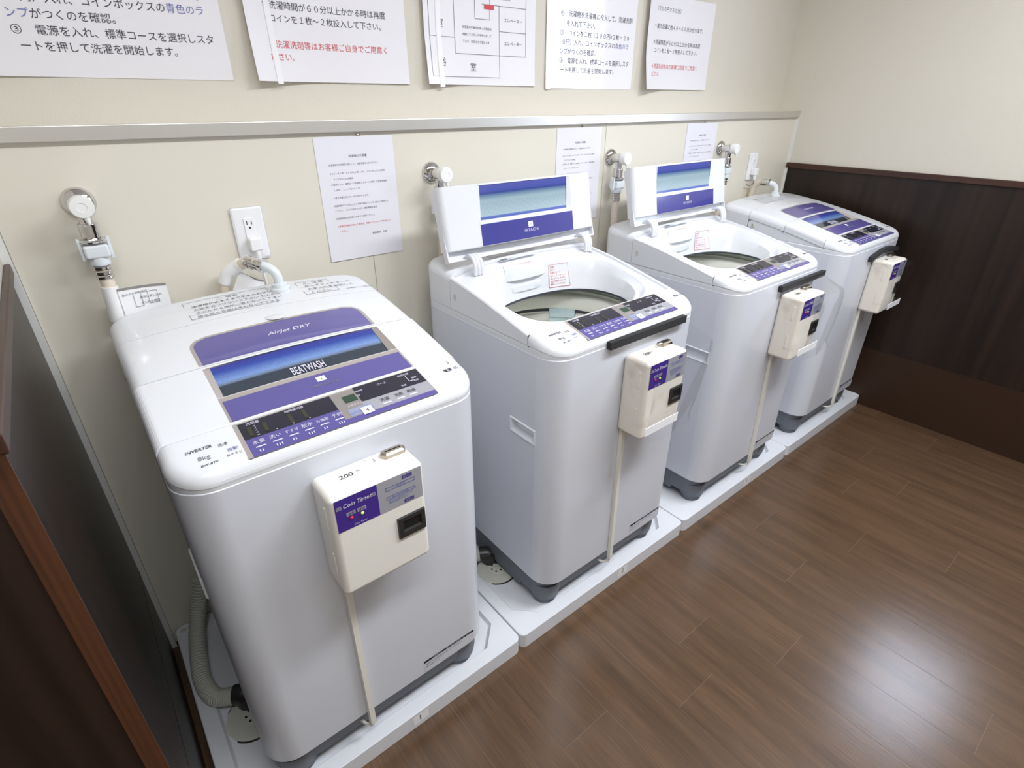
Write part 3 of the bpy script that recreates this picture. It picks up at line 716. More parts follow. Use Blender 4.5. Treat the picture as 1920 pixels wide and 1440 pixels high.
        mb = MB(); mb.loops([[(cx+sup(a_, b_, 2.4, q)[0], cy+sup(a_, b_, 2.4, q)[1], z_) for q in th_] for a_, b_, z_ in ((.1985, .1375, .8535), (.1985, .1375, .847), (.203, .142, .846))], True); part('rim_edge', mb, 'darkband', t)  # thin dark strip along the underside of the rim
        mb = MB()
        aA, aB = math.radians(30), math.radians(53)
        for z0, z1, r_ in ((.69, .768, .205), (.742, .757, .200)):
            rows = []
            for i in range(9):
                a = aA+(aB-aA)*i/8; rows.append([(XC+r_*math.cos(a), ty+r_*math.sin(a), z) for z in (z0, z1)]+[(XC+.2195*math.cos(a), ty+.2195*math.sin(a), z1), (XC+.2195*math.cos(a), ty+.2195*math.sin(a), z0)])
            mb.loops(rows, True, True, True)
        part('lint_filter', mb, 'lint', t, 30)
        # --- detergent drawer and labels on the basin's back wall
        mb = MB()
        rows = []
        for i in range(13):
            x = .268+.150*i/12; bulge = .010*math.sin(PI*i/12)**.5
            rows.append([(x, -.2165, .957), (x, -.2225-bulge*.8, .955), (x, -.2265-bulge, .945), (x, -.2275-bulge, .914), (x, -.2235-bulge*.6, .909), (x, -.221, .909)])
        mb.loops(rows, True, True, True)
        tr = part('detergent_drawer', mb, 'tray', t, 40)
        mb = MB(); rows = []
        for i in range(13):
            x = .272+.135*i/12; b_ = math.sin(PI*i/12)**.5
            rows.append([(x, -.222, .894), (x, -.2245-.007*b_, .893), (x, -.2265-.005*b_, .876), (x, -.222, .866)])
        mb.loops(rows, True, True, True); part('finger_scoop', mb, 'tray', t, 40)
        mb = MB(); mb.text('ソフト仕上剤投入口', .0085, lambda u, v: (.298+u, -.2272-.0095-(.953-.943)*0, .9475-.0+v*.9) if False else (.298+u, -.222+(v-.005)*1.0-.004, .9565+.0006), 0)
        part('drawer_lettering', mb, 'inkr', tr, 0)
        BR = ((.222, .146, 3.0, .915), (.214, .143, 2.7, .895), (.207, .142, 2.5, .872), (.202, .140, 2.4, .860), (.199, .138, 2.4, .852))
        def by(x, z):
            ys = [cy+b_*(1-min(1, abs(x-cx)/a_)**n_)**(1/n_) for a_, b_, n_, z_ in BR]
            return interp(z, [q[3] for q in BR[::-1]], ys[::-1])
        wall = lambda o: (lambda x, z: (x, by(x, z)-.0016-o, z))
        x1_, x2_, z1_, z2_ = .437, .506, .864, .932
        mb = MB(); patch(mb, x1_, x2_, z1_, z2_, 0, 0, 8, 8, wall(0))
        for i in range(7):
            zz = z2_-.0105-.0085*i
            mb.text(('お願い', '洗剤は先に入れて', '衣類を均一に', '投入してください', '糸くずフィルター', 'を必ず取り付けて', '運転してください')[i], .0068, lambda u, v, zz=zz: wall(.0006)(x1_+.004+u, zz+v), 1)
        for q in ((x1_, x1_+.001, z1_, z2_), (x2_-.001, x2_, z1_, z2_), (x1_, x2_, z1_, z1_+.001), (x1_, x2_, z2_-.001, z2_)): patch(mb, *q, 0, 1, 6, 6, wall(.0005))
        part('caution_label', mb, ['tray', 'inkr'], t, 0)
        mb = MB(); patch(mb, .262, .395, -.2145, -.2015, 0, 0, 6, 2, lambda x, y: (x, y-.002, Tz(x, y)+.0012 if y > Y_RS else Tz(x, y)+.0012)); patch(mb, .265, .290, -.213, -.203, 0, 1, 2, 1, lambda x, y: (x, y-.002, Tz(x, y)+.0016))
        mb.text('洗剤を入れすぎないでください', .0068, lambda u, v: (.294+u, -.2125+v, Tz(.3, -.21)+.0018), 2)
        part('caution_label', mb, ['tray', 'inkg', 'ink'], t, 0)
    t.location = (k*P+XC, -.34, .05)
    return t
m1 = machine(False, 0, 'white washing machine with its lid shut, nearest the camera on pan 1')
m2 = machine(True, 1, 'white washing machine with its lid folded up, standing on pan 2')
m3 = copy_tree(m2); m3.location = (2*P+XC, -.34, .05); m3['label'] = 'white washing machine with its lid folded up, standing on pan 3'
m4 = copy_tree(m1); m4.location = (3*P+XC, -.34, .05); m4['label'] = 'white washing machine with its lid shut, in the corner by the dark panelled wall'

# ------------------------------------------------------------------ coin timers on the machine fronts
def coin_timer(k, x0, x1, z0, z1, dep, label, worn, tail, duct_x, duct_dx):
    X = k*P; x0 += X; x1 += X; yb = YFR-.0012; yf = yb-dep; pm = 'ivory2' if worn else 'ivory'
    t = thing('coin_timer', label, 'coin box', ((x0+x1)/2, yb, z0), 'ivory coin boxes on the machine fronts')
    mb = MB(); mb.rbox(x0, x1, yf, yb, z0, z1, .011, 4); part('case', mb, pm, t, 40)
    W_, Hh = x1-x0, z1-z0; u = lambda q: x0+q*W_; v = lambda q: z0+q*Hh
    mb = MB(); e = yf-.0006
    mb.quad((u(.045), e, v(.675)), (u(.475), e, v(.675)), (u(.475), e, v(.975)), (u(.045), e, v(.975)), 0)
    mb.quad((u(.475), e, v(.675)), (u(.96), e, v(.675)), (u(.96), e, v(.975)), (u(.475), e, v(.975)), 1)
    lp = part('front_label', mb, ['violet', 'greyp'], t, 0)
    mb = MB(); e2 = e-.0005
    def tx(s, a, b, sz, mi, al='LEFT', sx=1., sh=0., bo=0.): mb.text(s, sz, lambda p, q: (u(a)+p, e2, v(b)+q), mi, al, sx, sh, bo)
    tx('Coin Timer', .265, .885, .0115, 0, 'CENTER', .92, .22, .012); tx('Coin Timer', .27, .692, .005, 0, 'CENTER', 1, .2)
    for a in (.055, .40):
        for q in range(3): mb.quad((u(a), e2, v(.885+.012*q)), (u(a+.055), e2, v(.885+.012*q)), (u(a+.055), e2, v(.892+.012*q)), (u(a), e2, v(.892+.012*q)), 1)
    for a, s in ((.19, '通電'), (.30, '使用')):
        mb.quad((u(a-.045), e2, v(.80)), (u(a+.045), e2, v(.80)), (u(a+.045), e2, v(.835)), (u(a-.045), e2, v(.835)), 1)
        mb.text(s, .006, lambda p, q, a=a: (u(a)+p, e2-.0004, v(.806)+q), 2, 'CENTER')
    for b, s in ((.935, '投入口'), (.70, '返却口')):
        mb.quad((u(.745), e2, v(b-.012)), (u(.855), e2, v(b-.012)), (u(.855), e2, v(b+.02)), (u(.745), e2, v(b+.02)), 2)
        mb.text(s, .0055, lambda p, q, b=b: (u(.80)+p, e2-.0004, v(b-.006)+q), 1, 'CENTER')
    def ring(a0, a1, b0, b1):
        for q in ((a0, a1, b0, b0+.005), (a0, a1, b1-.005, b1), (a0, a0+.006, b0, b1), (a1-.006, a1, b0, b1)): mb.quad((u(q[0]), e2, v(q[2])), (u(q[1]), e2, v(q[2])), (u(q[1]), e2, v(q[3])), (u(q[0]), e2, v(q[3])), 3)
    ring(.56, .88, .868, .902); tx('一 度 洗 濯', .64, .876, .0048, 3); ring(.56, .88, .785, .815); tx('投入コイン枚数', .62, .79, .0046, 3)
    tx('使用中に追加投入すると', .58, .762, .0042, 3); tx('時間が延長されます', .58, .74, .0042, 3)
    part('label_lettering', mb, ['inkl', 'greyp', 'violet', 'inkb'], lp, 0)
    for a, m_ in ((.19, 'ledr'), (.30, 'ledg')):
        mb = MB(); mb.lathe([(.0028, 0), (.0026, .001), (.0012, .0022), (.0001, .0024)], (u(a), e-.0004, v(.775)), 'y', 14); part('indicator_light', mb, m_, t)
    # coin return cup
    mb = MB(); a0, a1, b0, b1 = u(.645), u(.955), v(.345), v(.55); c0, c1, d0, d1 = a0+.009, a1-.008, b0+.011, b1-.008; o = yf-.004
    sq = lambda A, B, C, D, y: [(A, y, C), (B, y, C), (B, y, D), (A, y, D)]
    mb.loops([sq(a0-.001, a1+.001, b0-.001, b1+.001, yf), sq(a0, a1, b0, b1, o), sq(c0, c1, d0, d1, o), sq(c0, c1, d0+.004, d1, yf-.0012)], True)
    cup = part('coin_return', mb, 'blackp', t, 0)
    mb = MB(); mb.quad(*sq(c0, c1, d0+.004, d1, yf-.0013)); part('return_opening', mb, 'hole', cup, 0)
    # coin slot on the top
    mb = MB(); cx, cy = u(.83), yf+dep*.70; hx, hy = .024, .0105; z = z1
    hexa = lambda ix, iy, zz: [(cx-hx+ix, cy, zz), (cx-hx+.006+ix, cy-hy+iy, zz), (cx+hx-.006-ix, cy-hy+iy, zz), (cx+hx-ix, cy, zz), (cx+hx-.006-ix, cy+hy-iy, zz), (cx-hx+.006+ix, cy+hy-iy, zz)]
    mb.loops([hexa(-.001, -.001, z-.001), hexa(0, 0, z+.006), hexa(.003, .004, z+.009)], True, False, True); sl = part('coin_slot', mb, 'nickel', t, 0)
    mb = MB(); mb.quad((cx-.015, cy-.0012, z+.0093), (cx+.015, cy-.0012, z+.0093), (cx+.015, cy+.0012, z+.0093), (cx-.015, cy+.0012, z+.0093)); part('slot_gap', mb, 'hole', sl, 0)
    mb = MB(); top = lambda a, b: (lambda p, q: (u(a)+p, yf+dep*b+q, z1+.0006))
    mb.text('200', .015, top(.22, .50), 0, 'LEFT', 1.1, 0, .012); mb.text('円', .006, top(.40, .55), 0); mb.text('2', .012, top(.60, .66), 1); mb.text('口', .005, top(.53, .80), 0)
    part('price_lettering', mb, ['ink', 'inkg'], t, 0)
    for zz in (v(.66), v(.20)):
        mb = MB(); mb.rbox(x0-.0018, x0+.002, yf+dep*.26, yf+dep*.34, zz, zz+.045, .0008, 1); part('side_hinge', mb, pm, t)
    if tail:
        mb = MB(); dx = X+duct_x
        ring_ = lambda x, z: [(x-.0075, yb, z), (x-.006, yb-.010, z), (x+.006, yb-.010, z), (x+.0075, yb, z)]
        mb.loops([ring_(dx, z0+.004), ring_(dx+duct_dx*.5, (z0+.118)/2), ring_(dx+duct_dx, .112)], True, True, True); part('cable_duct', mb, 'ivory', t, 30)
        mb = MB(); mb.tube(catmull([(dx+duct_dx, yb-.005, .114), (dx+duct_dx-.004, yb-.002, .098), (dx+duct_dx-.014, yb+.02, .09), (dx+duct_dx-.02, yb+.05, .095)], 6), .0035, 8); part('cable', mb, 'ivory', t)
    return t
coin_timer(0, .287, .459, .597, .812, .080, 'clean ivory coin box with no cover, on the nearest washing machine', False, True, .3125, 0.)
coin_timer(1, .333, .489, .594, .812, .080, 'ivory coin box under a clear cover, on the machine on pan 2', True, True, .355, .008)
coin_timer(2, .362, .514, .590, .808, .080, 'ivory coin box under a clear cover, on the machine on pan 3', True, True, .398, .03)
coin_timer(3, .362, .510, .585, .800, .080, 'ivory coin box under a clear cover, on the corner machine by the dark wall', True, True, .385, .03)
# clear vinyl covers hung from black foam strips
def vinyl_cover(k, xa, xb, zc, arch, bx1, zlow, label, flare):
    X = k*P; yb = YFR-.0012
    t = thing('vinyl_cover', label, 'clear cover', (X+(xa+xb)/2, yb, zc), 'clear covers over the coin boxes')
    mb = MB(); N = 16; rows = []
    for i in range(N+1):
        x = X+xa+(xb-xa)*i/N; dz = arch*math.sin(PI*i/N)+(zc*0); rows.append([(x, yb, zc-.0095+dz), (x, yb-.014, zc-.0095+dz), (x, yb-.014, zc+.0095+dz), (x, yb, zc+.0095+dz)])
    mb.loops(rows, True, True, True); part('foam_strip', mb, 'foam', t, 30)
    mb = MB(); prof = [(0, 0), (-.02, -.014), (-.05, -.030), (-.0805, -.043), (-.0925, -.06), (-.0965, -.09), (-.098, -.13), (-.0985, -.17), (-.099, -.21), (-.100, -.235), (-.106, -.252)]
    prof = [tuple(p) for p in catmull([(0, a, b) for a, b in prof], 4)]; prof = [(p[1], p[2]) for p in prof]
    sc = (zc-zlow)/.252; M_ = 26; rows = []
    for j, (a, b) in enumerate(prof):
        s = j/(len(prof)-1); row = []
        for i in range(M_+1):
            q = i/M_; wx = min(1, s*3); left = xa+.008+(.05*wx if k else 0); right = xb-.006+flare*math.sin(PI*min(1, s*1.1))-.03*s
            x = X+left+(right-left)*q
            edge = max(0, q-.8)/.2
            dy = -.006*math.sin(q*9+s*5)*s+.03*edge*edge*s
            zz = zc+b*sc+(arch*math.sin(PI*q))*(1-s)
            row.append((x, yb-.008+a+dy, zz))
        rows.append(row)
    mb.loops(rows, False); part('sheet', mb, 'vinyl', t, 80)
    mb = MB(); zz = zlow+.034; x0 = X+bx1-.13; x1 = X+bx1
    mb.rbox(x0, x1, yb-.116, yb-.1145, zz, zz+.024, .0005, 1); part('white_strip', mb, 'sticker', t)  # plain opaque white strip near the sheet's lower end
    return t
vinyl_cover(1, .266, .562, .8545, 0, .43, .605, 'clear vinyl cover on a straight black strip, on the machine on pan 2', .05)
vinyl_cover(2, .338, .642, .8300, 0, .455, .598, 'clear vinyl cover on a straight black strip, on the machine on pan 3', .035)
vinyl_cover(3, .315, .600, .8080, .020, .458, .590, 'clear vinyl cover on an arched black strip, on the corner machine', .035)

# ------------------------------------------------------------------ notices
def sheet(name, x0, x1, z0, z1, ywall, label, cat, group, mt, curl_l=0., curl_b=0., lift=.0012):
    t = thing(name, label, cat, ((x0+x1)/2, ywall, z0), group)
    def f(x, z, o=0.):
        q = max(0, 1-(x-x0)/(.45*(x1-x0))); b = max(0, 1-(z-z0)/.12)
        return (x, ywall-lift-o-curl_l*q*q*(.55+.45*b)-curl_b*b*b, z)
    mb = MB(); NX, NZ = 20, 14
    for o in (0, -.0006): mb.loops([[f(x0+(x1-x0)*i/NX, z0+(z1-z0)*j/NZ, o) for i in range(NX+1)] for j in range(NZ+1)], False)
    part('paper_sheet', mb, mt, t, 60)
    return t, f
def letters(t, f, lines, mats, size, extra=None):
    mb = MB()
    for s, x, z, mi in lines: mb.text(s, size, lambda u, v, x=x, z=z: f(x+u, z+v, .0006), mi)
    if extra: extra(mb)
    part('printed_text', mb, mats, t, 0)
UW = WD; E = .0182
inst = [('①　洗濯物を洗濯機に投入して、洗濯洗剤', 0, 1.606, 0), ('を入れて下さい。', .027, 1.580, 0), ('②　コインを二枚（１００円×２枚＝２０', 0, 1.554, 0), ('０円）入れ、コインボックスの', .01, 1.529, 0), ('青色のラ', .01+14*E, 1.529, 1), ('ンプ', 0, 1.503, 1), ('がつくのを確認。', 2*E, 1.503, 0), ('③　電源を入れ、標準コースを選択しスタ', 0, 1.477, 0), ('ートを押して洗濯を開始します。', .006, 1.451, 0)]
t, f = sheet('notice', .062, .488, 1.407, 1.704, UW, 'large usage notice at the far left, black and blue Japanese text', 'notice', 'laminated notices on the upper wall', 'paper', .006)
letters(t, f, [(s, .119+x, z, m) for s, x, z, m in inst], ['ink', 'inkb'], E)
care = [('（２００円で６０分）', 0, 1.655, 0), ('一度の洗濯に約４０～６０分かかります。', 0, 1.602, 0), ('＊洗濯時間が６０分以上かかる時は再度', 0, 1.552, 0), ('コインを１枚～２枚投入して下さい。', .012, 1.527, 0), ('＊洗濯洗剤等はお客様ご自身でご用意く', 0, 1.476, 1), ('ださい。', 0, 1.451, 1)]
t, f = sheet('notice', .535, .940, 1.407, 1.704, UW, 'notice with two red lines, second from the left on the upper wall', 'notice', 'laminated notices on the upper wall', 'paper', .026, .004)
letters(t, f, [(s, .575+x, z, m) for s, x, z, m in care], ['ink', 'inkr'], .0172)
mb = MB(); mb.loops([[f(x, z, .0009) for x in (.580, .594)] for z in [1.402+.3*i/20 for i in range(21)]], False); part('tape_strip', mb, 'tape', t, 60)
t, f = sheet('notice', .990, 1.392, 1.408, 1.705, UW, 'floor plan notice with a red mark, in the middle of the upper wall', 'notice', 'laminated notices on the upper wall', 'paper', .02, .003)
def plan(mb):
    def ln(xa, za, xb, zb, w_=.0007, mi=1):
        if abs(xa-xb) < 1e-6: mb.loops([[f(xa-w_, za+(zb-za)*i/6, .0006) for i in range(7)], [f(xa+w_, za+(zb-za)*i/6, .0006) for i in range(7)]], False, mi=mi)
        else: mb.loops([[f(xa+(xb-xa)*i/6, za-w_, .0006) for i in range(7)], [f(xa+(xb-xa)*i/6, za+w_, .0006) for i in range(7)]], False, mi=mi)
    for a in ((1.007, 1.428, 1.007, 1.69), (1.007, 1.428, 1.252, 1.428), (1.252, 1.428, 1.252, 1.61), (1.093, 1.486, 1.093, 1.69), (1.093, 1.486, 1.354, 1.486), (1.354, 1.486, 1.354, 1.69), (1.252, 1.547, 1.354, 1.547), (1.007, 1.524, 1.093, 1.524), (1.165, 1.573, 1.165, 1.69), (1.165, 1.573, 1.218, 1.573), (1.218, 1.573, 1.218, 1.69), (1.19, 1.609, 1.354, 1.609)): ln(*a)
    mb.loops([[f(1.198+.035*i/4, 1.598, .0009) for i in range(5)], [f(1.198+.035*i/4, 1.6085, .0009) for i in range(5)]], False, mi=2)
letters(t, f, [('室', 1.033, 1.546, 0), ('浴', 1.035, 1.455, 0), ('室', 1.143, 1.445, 0)], ['ink', 'inkg', 'red'], .023, plan)
mb = MB()
for s, z in (('お洗濯の不具合があった場合は', 1.548), ('内線にてスタッフを呼び出して', 1.531), ('下さい　対応させて頂きます', 1.514)): mb.text(s, .0074, lambda u, v, z=z: f(1.12+u, z+v, .0006), 0)
for z in (1.572, 1.514): mb.text('エレベーター', .0115, lambda u, v, z=z: f(1.27+u, z+v, .0006), 0)
mb.text('自販機', .0105, lambda u, v: f(1.262+u, 1.625+v, .0006), 0)
part('small_print', mb, 'ink', t, 0)
mb = MB(); mb.loops([[f(x, z, .0009) for x in (1.030, 1.047)] for z in [1.402+.3*i/20 for i in range(21)]], False); part('tape_strip', mb, 'tape', t, 60)
t, f = sheet('notice', 1.436, 1.862, 1.403, 1.70, UW, 'glossy usage notice catching the window glare, second from the right', 'notice', 'laminated notices on the upper wall', 'paper', .005)
letters(t, f, [(s, 1.495+x, z, m) for s, x, z, m in inst], ['ink', 'inkb'], E)
mb = MB(); mb.loops([[f(x, z, .0009) for x in (1.438, 1.456)] for z in [1.401+.3*i/20 for i in range(21)]], False); part('tape_strip', mb, 'tape', t, 60)
t, f = sheet('notice', 1.908, 2.331, 1.406, 1.703, UW, 'notice with red lines, rightmost on the upper wall', 'notice', 'laminated notices on the upper wall', 'paper', .034, .004)
letters(t, f, [(s, 1.950+x, z, m) for s, x, z, m in care], ['ink', 'inkr'], .0172)
a4 = [('洗濯機の手順書', .083, 1.2415, 0, .0072), ('お洗濯物を洗濯機に投入して、洗濯洗剤を入れて下さい。', .029, 1.2235, 0, .0053), ('②コインを二枚（１００円×２枚）入れ、コインボックスの青色', .028, 1.2035, 0, .0053), ('ランプがつくのを確認', .036, 1.190, 0, .0053), ('③電源を入れ、標準コースを選択しスタートを押して洗濯を開始', .028, 1.1775, 0, .0053), ('します。（２００円で６０分）', .034, 1.1645, 0, .0053), ('一度の洗濯に約４０～６０分かかります。', .029, 1.146, 0, .0053), ('洗濯時間が６０分以上かかる時は再度コインを１枚～２枚投入し', .028, 1.1265, 0, .0053), ('て下さい。（１００円で３０分）運転時間を追加', .029, 1.1145, 0, .0053), ('洗濯洗剤等はお客様ご自身でご用意ください。', .029, 1.095, 0, .0053), ('お洗濯の不具合があった場合は、内線にてスタッフを呼び出して', .029, 1.0755, 1, .0053), ('ください。', .033, 1.063, 1, .0053), ('電話番号　内線', .124, 1.0475, 0, .0062)]
for x0, lb in ((.611, 'portrait sheet of small print beside the outlet above the nearest machine'), (1.406, 'portrait sheet of small print partly behind the raised lid of machine 2'), (2.106, 'portrait sheet of small print partly behind the raised lid of machine 3')):
    t, f = sheet('notice', x0, x0+.21, .990, 1.289, 0, lb, 'notice', 'portrait sheets on the lower wall', 'paper2', 0, .002)
    mb = MB()
    for s, x, z, mi, sz in a4: mb.text(s, sz, lambda u, v, x=x, z=z: f(x0+x+u, z+v, .0006), mi)
    part('printed_text', mb, ['inkg', 'inkr', 'inkb'], t, 0)
    mb = MB(); xx = x0+.113; mb.lathe([(.0028, 0), (.0026, .003), (.0001, .004)], (xx, -.001, 1.2925), 'y', 10); part('pin', mb, 'nickel', t)

# ------------------------------------------------------------------ taps, hoses, outlets
def tap(x, z, label, coupling=True):
    t = thing('water_tap', label, 'tap', (x, 0, z), 'chrome water taps on the lower wall')
    mb = MB(); mb.lathe([(.0285, 0), (.0285, .003), (.026, .009), (.020, .014), (.013, .017), (.0125, .02)], (x, 0, z), 'y', 36); part('wall_flange', mb, 'chrome', t, 50)
    mb = MB(); mb.lathe([(.0125, .012), (.0125, .03), (.0155, .032), (.0155, .052), (.012, .054)], (x, 0, z), 'y', 28)
    mb.lathe([(.0115, -.024), (.0115, -.005), (.0145, .0)], (x, -.042, z-.012), 'z', 24); part('valve_body', mb, 'chrome', t, 50)
    mb = MB(); mb.lathe([(.0125, .053), (.0185, .056), (.0205, .062), (.0205, .078), (.0185, .082), (.0085, .0825), (.0082, .0815), (.0001, .0815)], (x, 0, z), 'y', 36)
    mb.tube([(x+.002, -.075, z-.018), (x+.003, -.077, z-.026), (x+.004, -.078, z-.032)], lambda i: .006-.0018*i, 10); part('handle', mb, 'tapw', t, 45)
    mb = MB(); mb.lathe([(.015, -.0), (.0165, -.002), (.0165, -.026), (.014, -.028), (.022, -.030), (.024, -.033), (.022, -.036)], (x, -.042, z-.034), 'z', 28)
    for a in range(3): mb.rbox(x-.004+.011*math.cos(a*2.1), x+.004+.011*math.cos(a*2.1), -.046+.016*math.sin(a*2.1), -.038+.016*math.sin(a*2.1), z-.068, z-.036, .001, 1)
    part('nipple', mb, 'chrome', t, 40)
    return t
TZ = 1.190
for x, lb in ((.127, 'chrome tap with a round white knob, far left above the nearest machine'), (.931, 'chrome tap behind the raised lid of the machine on pan 2'), (1.670, 'chrome tap with coupling left of the raised lid on pan 3'), (2.361, 'chrome tap above the raised lid on pan 3')): tap(x, TZ, lb)
def hose(x, label, path, tagged=False):
    t = thing('supply_hose', label, 'hose', (x, -.042, 1.07), 'beige water supply hoses')
    mb = MB(); z = TZ-.070
    mb.rbox(x-.021, x+.021, -.062, -.022, z-.030, z-.004, .005, 3)
    mb.lathe([(.017, -.045), (.018, -.042), (.018, -.028)], (x, -.042, z), 'z', 24)
    for s in (-1, 1): mb.rbox(x+s*.024-.003, x+s*.024+.003, -.05, -.034, z-.034, z+.008, .0015, 2)
    part('coupling', mb, 'conn', t)
    mb = MB()
    for dz in (-.050, -.060, -.069): mb.lathe([(.0145, -.0045), (.0158, -.003), (.0158, .002), (.0145, .0035)], (x, -.042, z+dz), 'z', 24)
    part('hose_clamp', mb, 'chrome', t)
    mb = MB(); mb.tube(catmull([(x, -.042, z-.046), (x, -.043, z-.075)]+path, 8), .0125, 16); part('hose_tube', mb, 'hose', t, 60)
    return t
h = hose(.127, 'beige supply hose with a paper tag, hanging at the far left', [(.127, -.046, 1.02), (.123, -.048, .96), (.118, -.035, .90), (.13, -.030, .84)])
mb = MB(); mb.tube([(.1272, -.0455, 1.030), (.1256, -.0472, .995), (.1228, -.048, .958)], .0152, 18); ht = part('tag_sleeve', mb, 'sticker', h)
mb = MB(); rows = []
for i in range(11):
    q = i/10; x = .137+.088*q; y = -.060+.014*math.sin(q*2.2); rows.append([(x, y, .9660), (x, y, 1.026-.006*q)])
mb.loops(rows, False); mb.loops([[(a[0], a[1]+.0006, a[2]), (b[0], b[1]+.0006, b[2])] for a, b in rows], False)
mb.loops([[(b[0], b[1]-.0005, b[2]-.0055), (b[0], b[1]-.0005, b[2])] for a, b in rows], False, mi=1)
tagmap = lambda u, v: (.139+u, -.0605+.014*math.sin((u)/.088*2.2)-.0006, .968+v)
for i, s in enumerate(('給水ホースの接続', '確実に差し込み', '水もれを確認')): mb.text(s, .0058, lambda u, v, i=i: tagmap(u+.003+.03*(i > 0), v+.040-.012*i), 2)
for u0, v0, w_, h_ in ((.022, .012, .014, .03), (.048, .014, .018, .026)):
    for q in ((u0, v0, w_, .0008), (u0, v0+h_, w_, .0008), (u0, v0, .0008, h_), (u0+w_, v0, .0008, h_)): mb.quad(tagmap(q[0], q[1]), tagmap(q[0]+q[2], q[1]), tagmap(q[0]+q[2], q[1]+q[3]), tagmap(q[0], q[1]+q[3]), 2)
part('paper_tag', mb, ['sticker', 'greyd', 'inkg'], h, 0, 'printed white paper tag')
hose(.931, 'beige supply hose half hidden behind the raised lid on pan 2', [(.928, -.047, 1.02), (.925, -.048, .96), (.93, -.035, .88), (.935, -.030, .82)])
hose(1.670, 'beige supply hose hanging straight down left of the lid on pan 3', [(1.664, -.047, 1.02), (1.664, -.048, .96), (1.672, -.040, .88), (1.69, -.030, .82)])
hose(2.361, 'beige supply hose behind the raised lid on pan 3', [(2.36, -.047, 1.02), (2.358, -.048, .96), (2.36, -.035, .88), (2.365, -.030, .82)])
# hose end looping over the nearest machine's back into its inlet
ex, ey, ez = .435, -.128, .982
def inlet_hose(X, label, full, short=False):
    t = thing('inlet_hose', label, 'hose', (X+.36, -.035, .95), 'hose ends joined to the inlets')
    if full:
        pts = [(X+.338, -.028, .84), (X+.336, -.028, .92), (X+.341, -.03, .985), (X+.352, -.036, 1.014), (X+.372, -.048, 1.030), (X+.394, -.075, 1.042), (X+.410, -.101, 1.037)]
        if short: pts = [(X+.415, -.02, .86), (X+.415, -.021, .94), (X+.414, -.026, .99), (X+.413, -.040, 1.022), (X+.412, -.068, 1.037), (X+.411, -.101, 1.038)]
        mb = MB(); mb.tube(catmull(pts, 8), .0125, 16); part('hose_tube', mb, 'hose', t, 60)
    if full and not short:
        mb = MB(); mb.tube(catmull([(X+.342, -.0305, .992), (X+.352, -.036, 1.014), (X+.372, -.048, 1.030), (X+.380, -.056, 1.0355)], 5), .0142, 18); part('tag_sleeve', mb, 'sticker', t)
        mb = MB(); rows = []
        for i in range(9): q = i/8; rows.append([(X+.352+.07*q, -.050-.018*math.sin(q*3), 1.0-.012*q-.022+.0*q), (X+.375+.048*q, -.046-.02*math.sin(q*3), 1.018-.03*q)])
        mb.loops(rows, False); mb.loops([[(b[0], b[1]-.0006, b[2]-.004), (b[0], b[1]-.0006, b[2])] for a, b in rows], False, mi=1); part('paper_tag', mb, ['sticker', 'greyd'], t, 60)
    mb = MB()
    A, B = Vector((X+.394, -.075, 1.042)), Vector((X+.413, -.105, 1.036))
    if short: A, B = Vector((X+.412, -.068, 1.037)), Vector((X+.411, -.100, 1.038))
    for i in range(4): c = A.lerp(B, i/3); dd = (B-A).normalized()*.0046; mb.tube([c-dd, c+dd], .0150 if i != 2 else .0142, 18)
    part('hose_clamp', mb, 'chrome', t)
    return t
inlet_hose(0, 'beige hose end with a white sleeve, looping into the inlet of the nearest machine', True)
inlet_hose(3*P, 'hose end with a chrome clamp at the inlet of the corner machine', True, True)
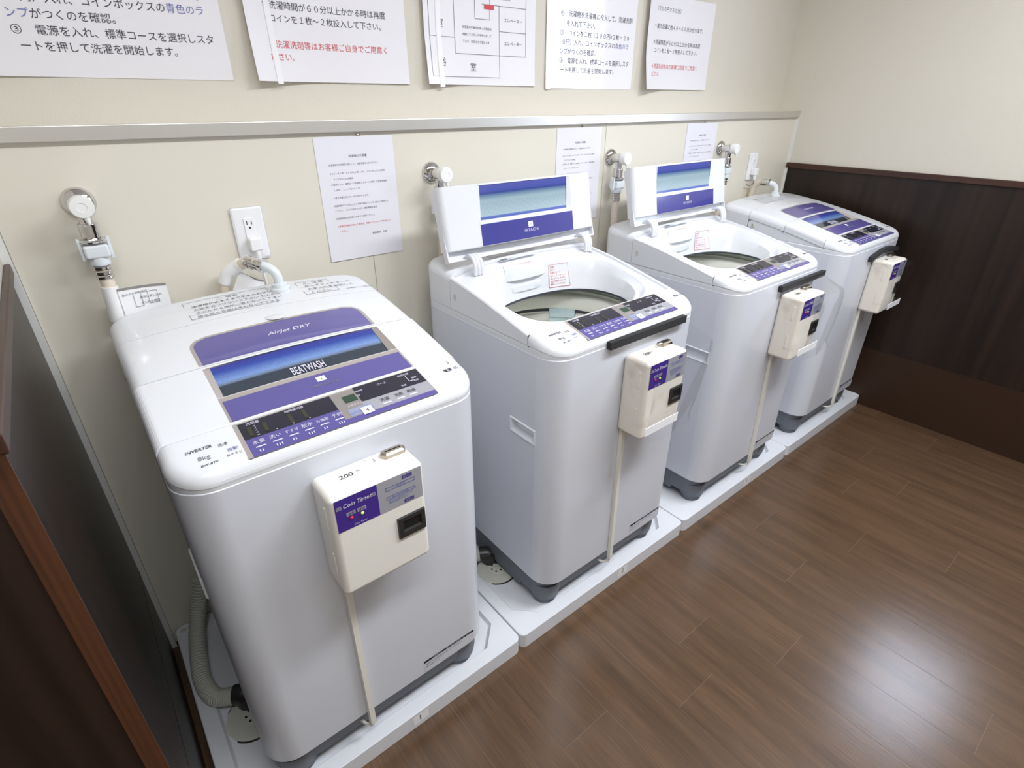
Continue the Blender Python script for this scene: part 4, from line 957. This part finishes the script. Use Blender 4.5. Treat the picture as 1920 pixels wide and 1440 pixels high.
def outlet(x0, x1, z0, z1, label, dark):
    t = thing('outlet_plate', label, 'outlet', ((x0+x1)/2, 0, z0), 'white wall outlets')
    cx, cz = (x0+x1)/2, (z0+z1)/2
    mb = MB(); mb.rbox(x0, x1, -.007, 0, z0, z1, .0055, 3); part('cover_plate', mb, 'outlet', t)
    mb = MB(); mb.rbox(cx-.0115, cx+.0115, -.0095, -.006, cz-.034, cz+.036, .001, 2); ins = part('socket_insert', mb, 'outlet', t)
    mb = MB(); y = -.0098
    for oz in (.019, -.019):
        zc = cz+oz
        for dx, hh in ((-.005, .009), (.005, .0075)): mb.quad((cx+dx-.0009, y, zc+.002), (cx+dx+.0009, y, zc+.002), (cx+dx+.0009, y, zc+.002+hh), (cx+dx-.0009, y, zc+.002+hh))
        mb.poly([(cx+.0024*math.cos(a), y, zc-.0045+.0024*math.sin(a)) for a in [PI*q/8 for q in range(9)]]+[(cx-.0024, y, zc-.0068), (cx+.0024, y, zc-.0068)])
    part('socket_slot', mb, 'hole', ins, 0)
    # plug and cord
    p = thing('power_plug', ('white plug and cord in the outlet above the nearest machine' if not dark else 'white plug with a grey cord in the outlet near the corner'), 'plug', (cx, -.01, cz-.02), 'power plugs in the outlets')
    mb = MB(); zc = cz-.022
    mb.rbox(cx-.0135, cx+.0135, -.034, -.0099, zc-.014, zc+.016, .004, 3); part('plug_body', mb, 'outlet', p)
    mb = MB(); mb.tube(catmull([(cx+.001, -.026, zc-.010), (cx+.002, -.026, zc-.030), (cx+.002, -.024, zc-.036)], 4), lambda i: .0065-.0003*i, 12); part('strain_relief', mb, 'outlet', p)
    mb = MB(); mb.tube(catmull([(cx+.002, -.0245, zc-.034), (cx+.004, -.022, zc-.06), (cx+.008, -.018, zc-.10), (cx+.008, -.016, zc-.18)], 6), .0034 if not dark else .0026, 10); part('cord', mb, 'outlet' if not dark else 'cordg', p, 60)
    if dark:
        mb = MB(); mb.tube(catmull([(cx+.001, -.026, zc-.014), (cx-.004, -.024, zc-.050), (cx-.024, -.020, zc-.058), (cx-.040, -.016, zc-.052)], 6), .0022, 8); part('earth_wire', mb, 'cordg', p)
outlet(.393, .463, 1.029, 1.150, 'white outlet plate on the wall above the nearest machine', False)
outlet(2.612, 2.682, 1.040, 1.157, 'white outlet plate on the wall near the right corner', True)

# ------------------------------------------------------------------ drain hoses in the pans
def drain_hose(k, label):
    X = k*P; t = thing('drain_hose', label, 'hose', (X+.045, -.18, .04), 'grey corrugated drain hoses')
    pts = catmull([(X+.10, -.03, .20), (X+.075, -.045, .13), (X+.052, -.085, .085), (X+.036, -.16, .068), (X+.030, -.235, .066), (X+.042, -.295, .066), (X+.072, -.322, .068), (X+.10, -.335, .068)], 34)
    mb = MB(); mb.tube(pts, lambda i: .0195+.0016*(1 if i % 4 < 2 else 0), 18); part('corrugated_tube', mb, 'drainh', t, 30)
    mb = MB(); mb.lathe([(.024, .0), (.025, .004), (.025, .03), (.022, .034)], (X+.105, -.385+.04, .0437), 'z', 24)
    mb.tube(catmull([(X+.082, -.326, .069), (X+.10, -.337, .07), (X+.108, -.345, .066)], 4), .0235, 16); part('elbow', mb, 'blackp', t)
    return t
drain_hose(0, 'grey corrugated drain hose lying in pan 1 left of the nearest machine')
drain_hose(1, 'grey drain hose mostly hidden between the machines on pans 1 and 2')
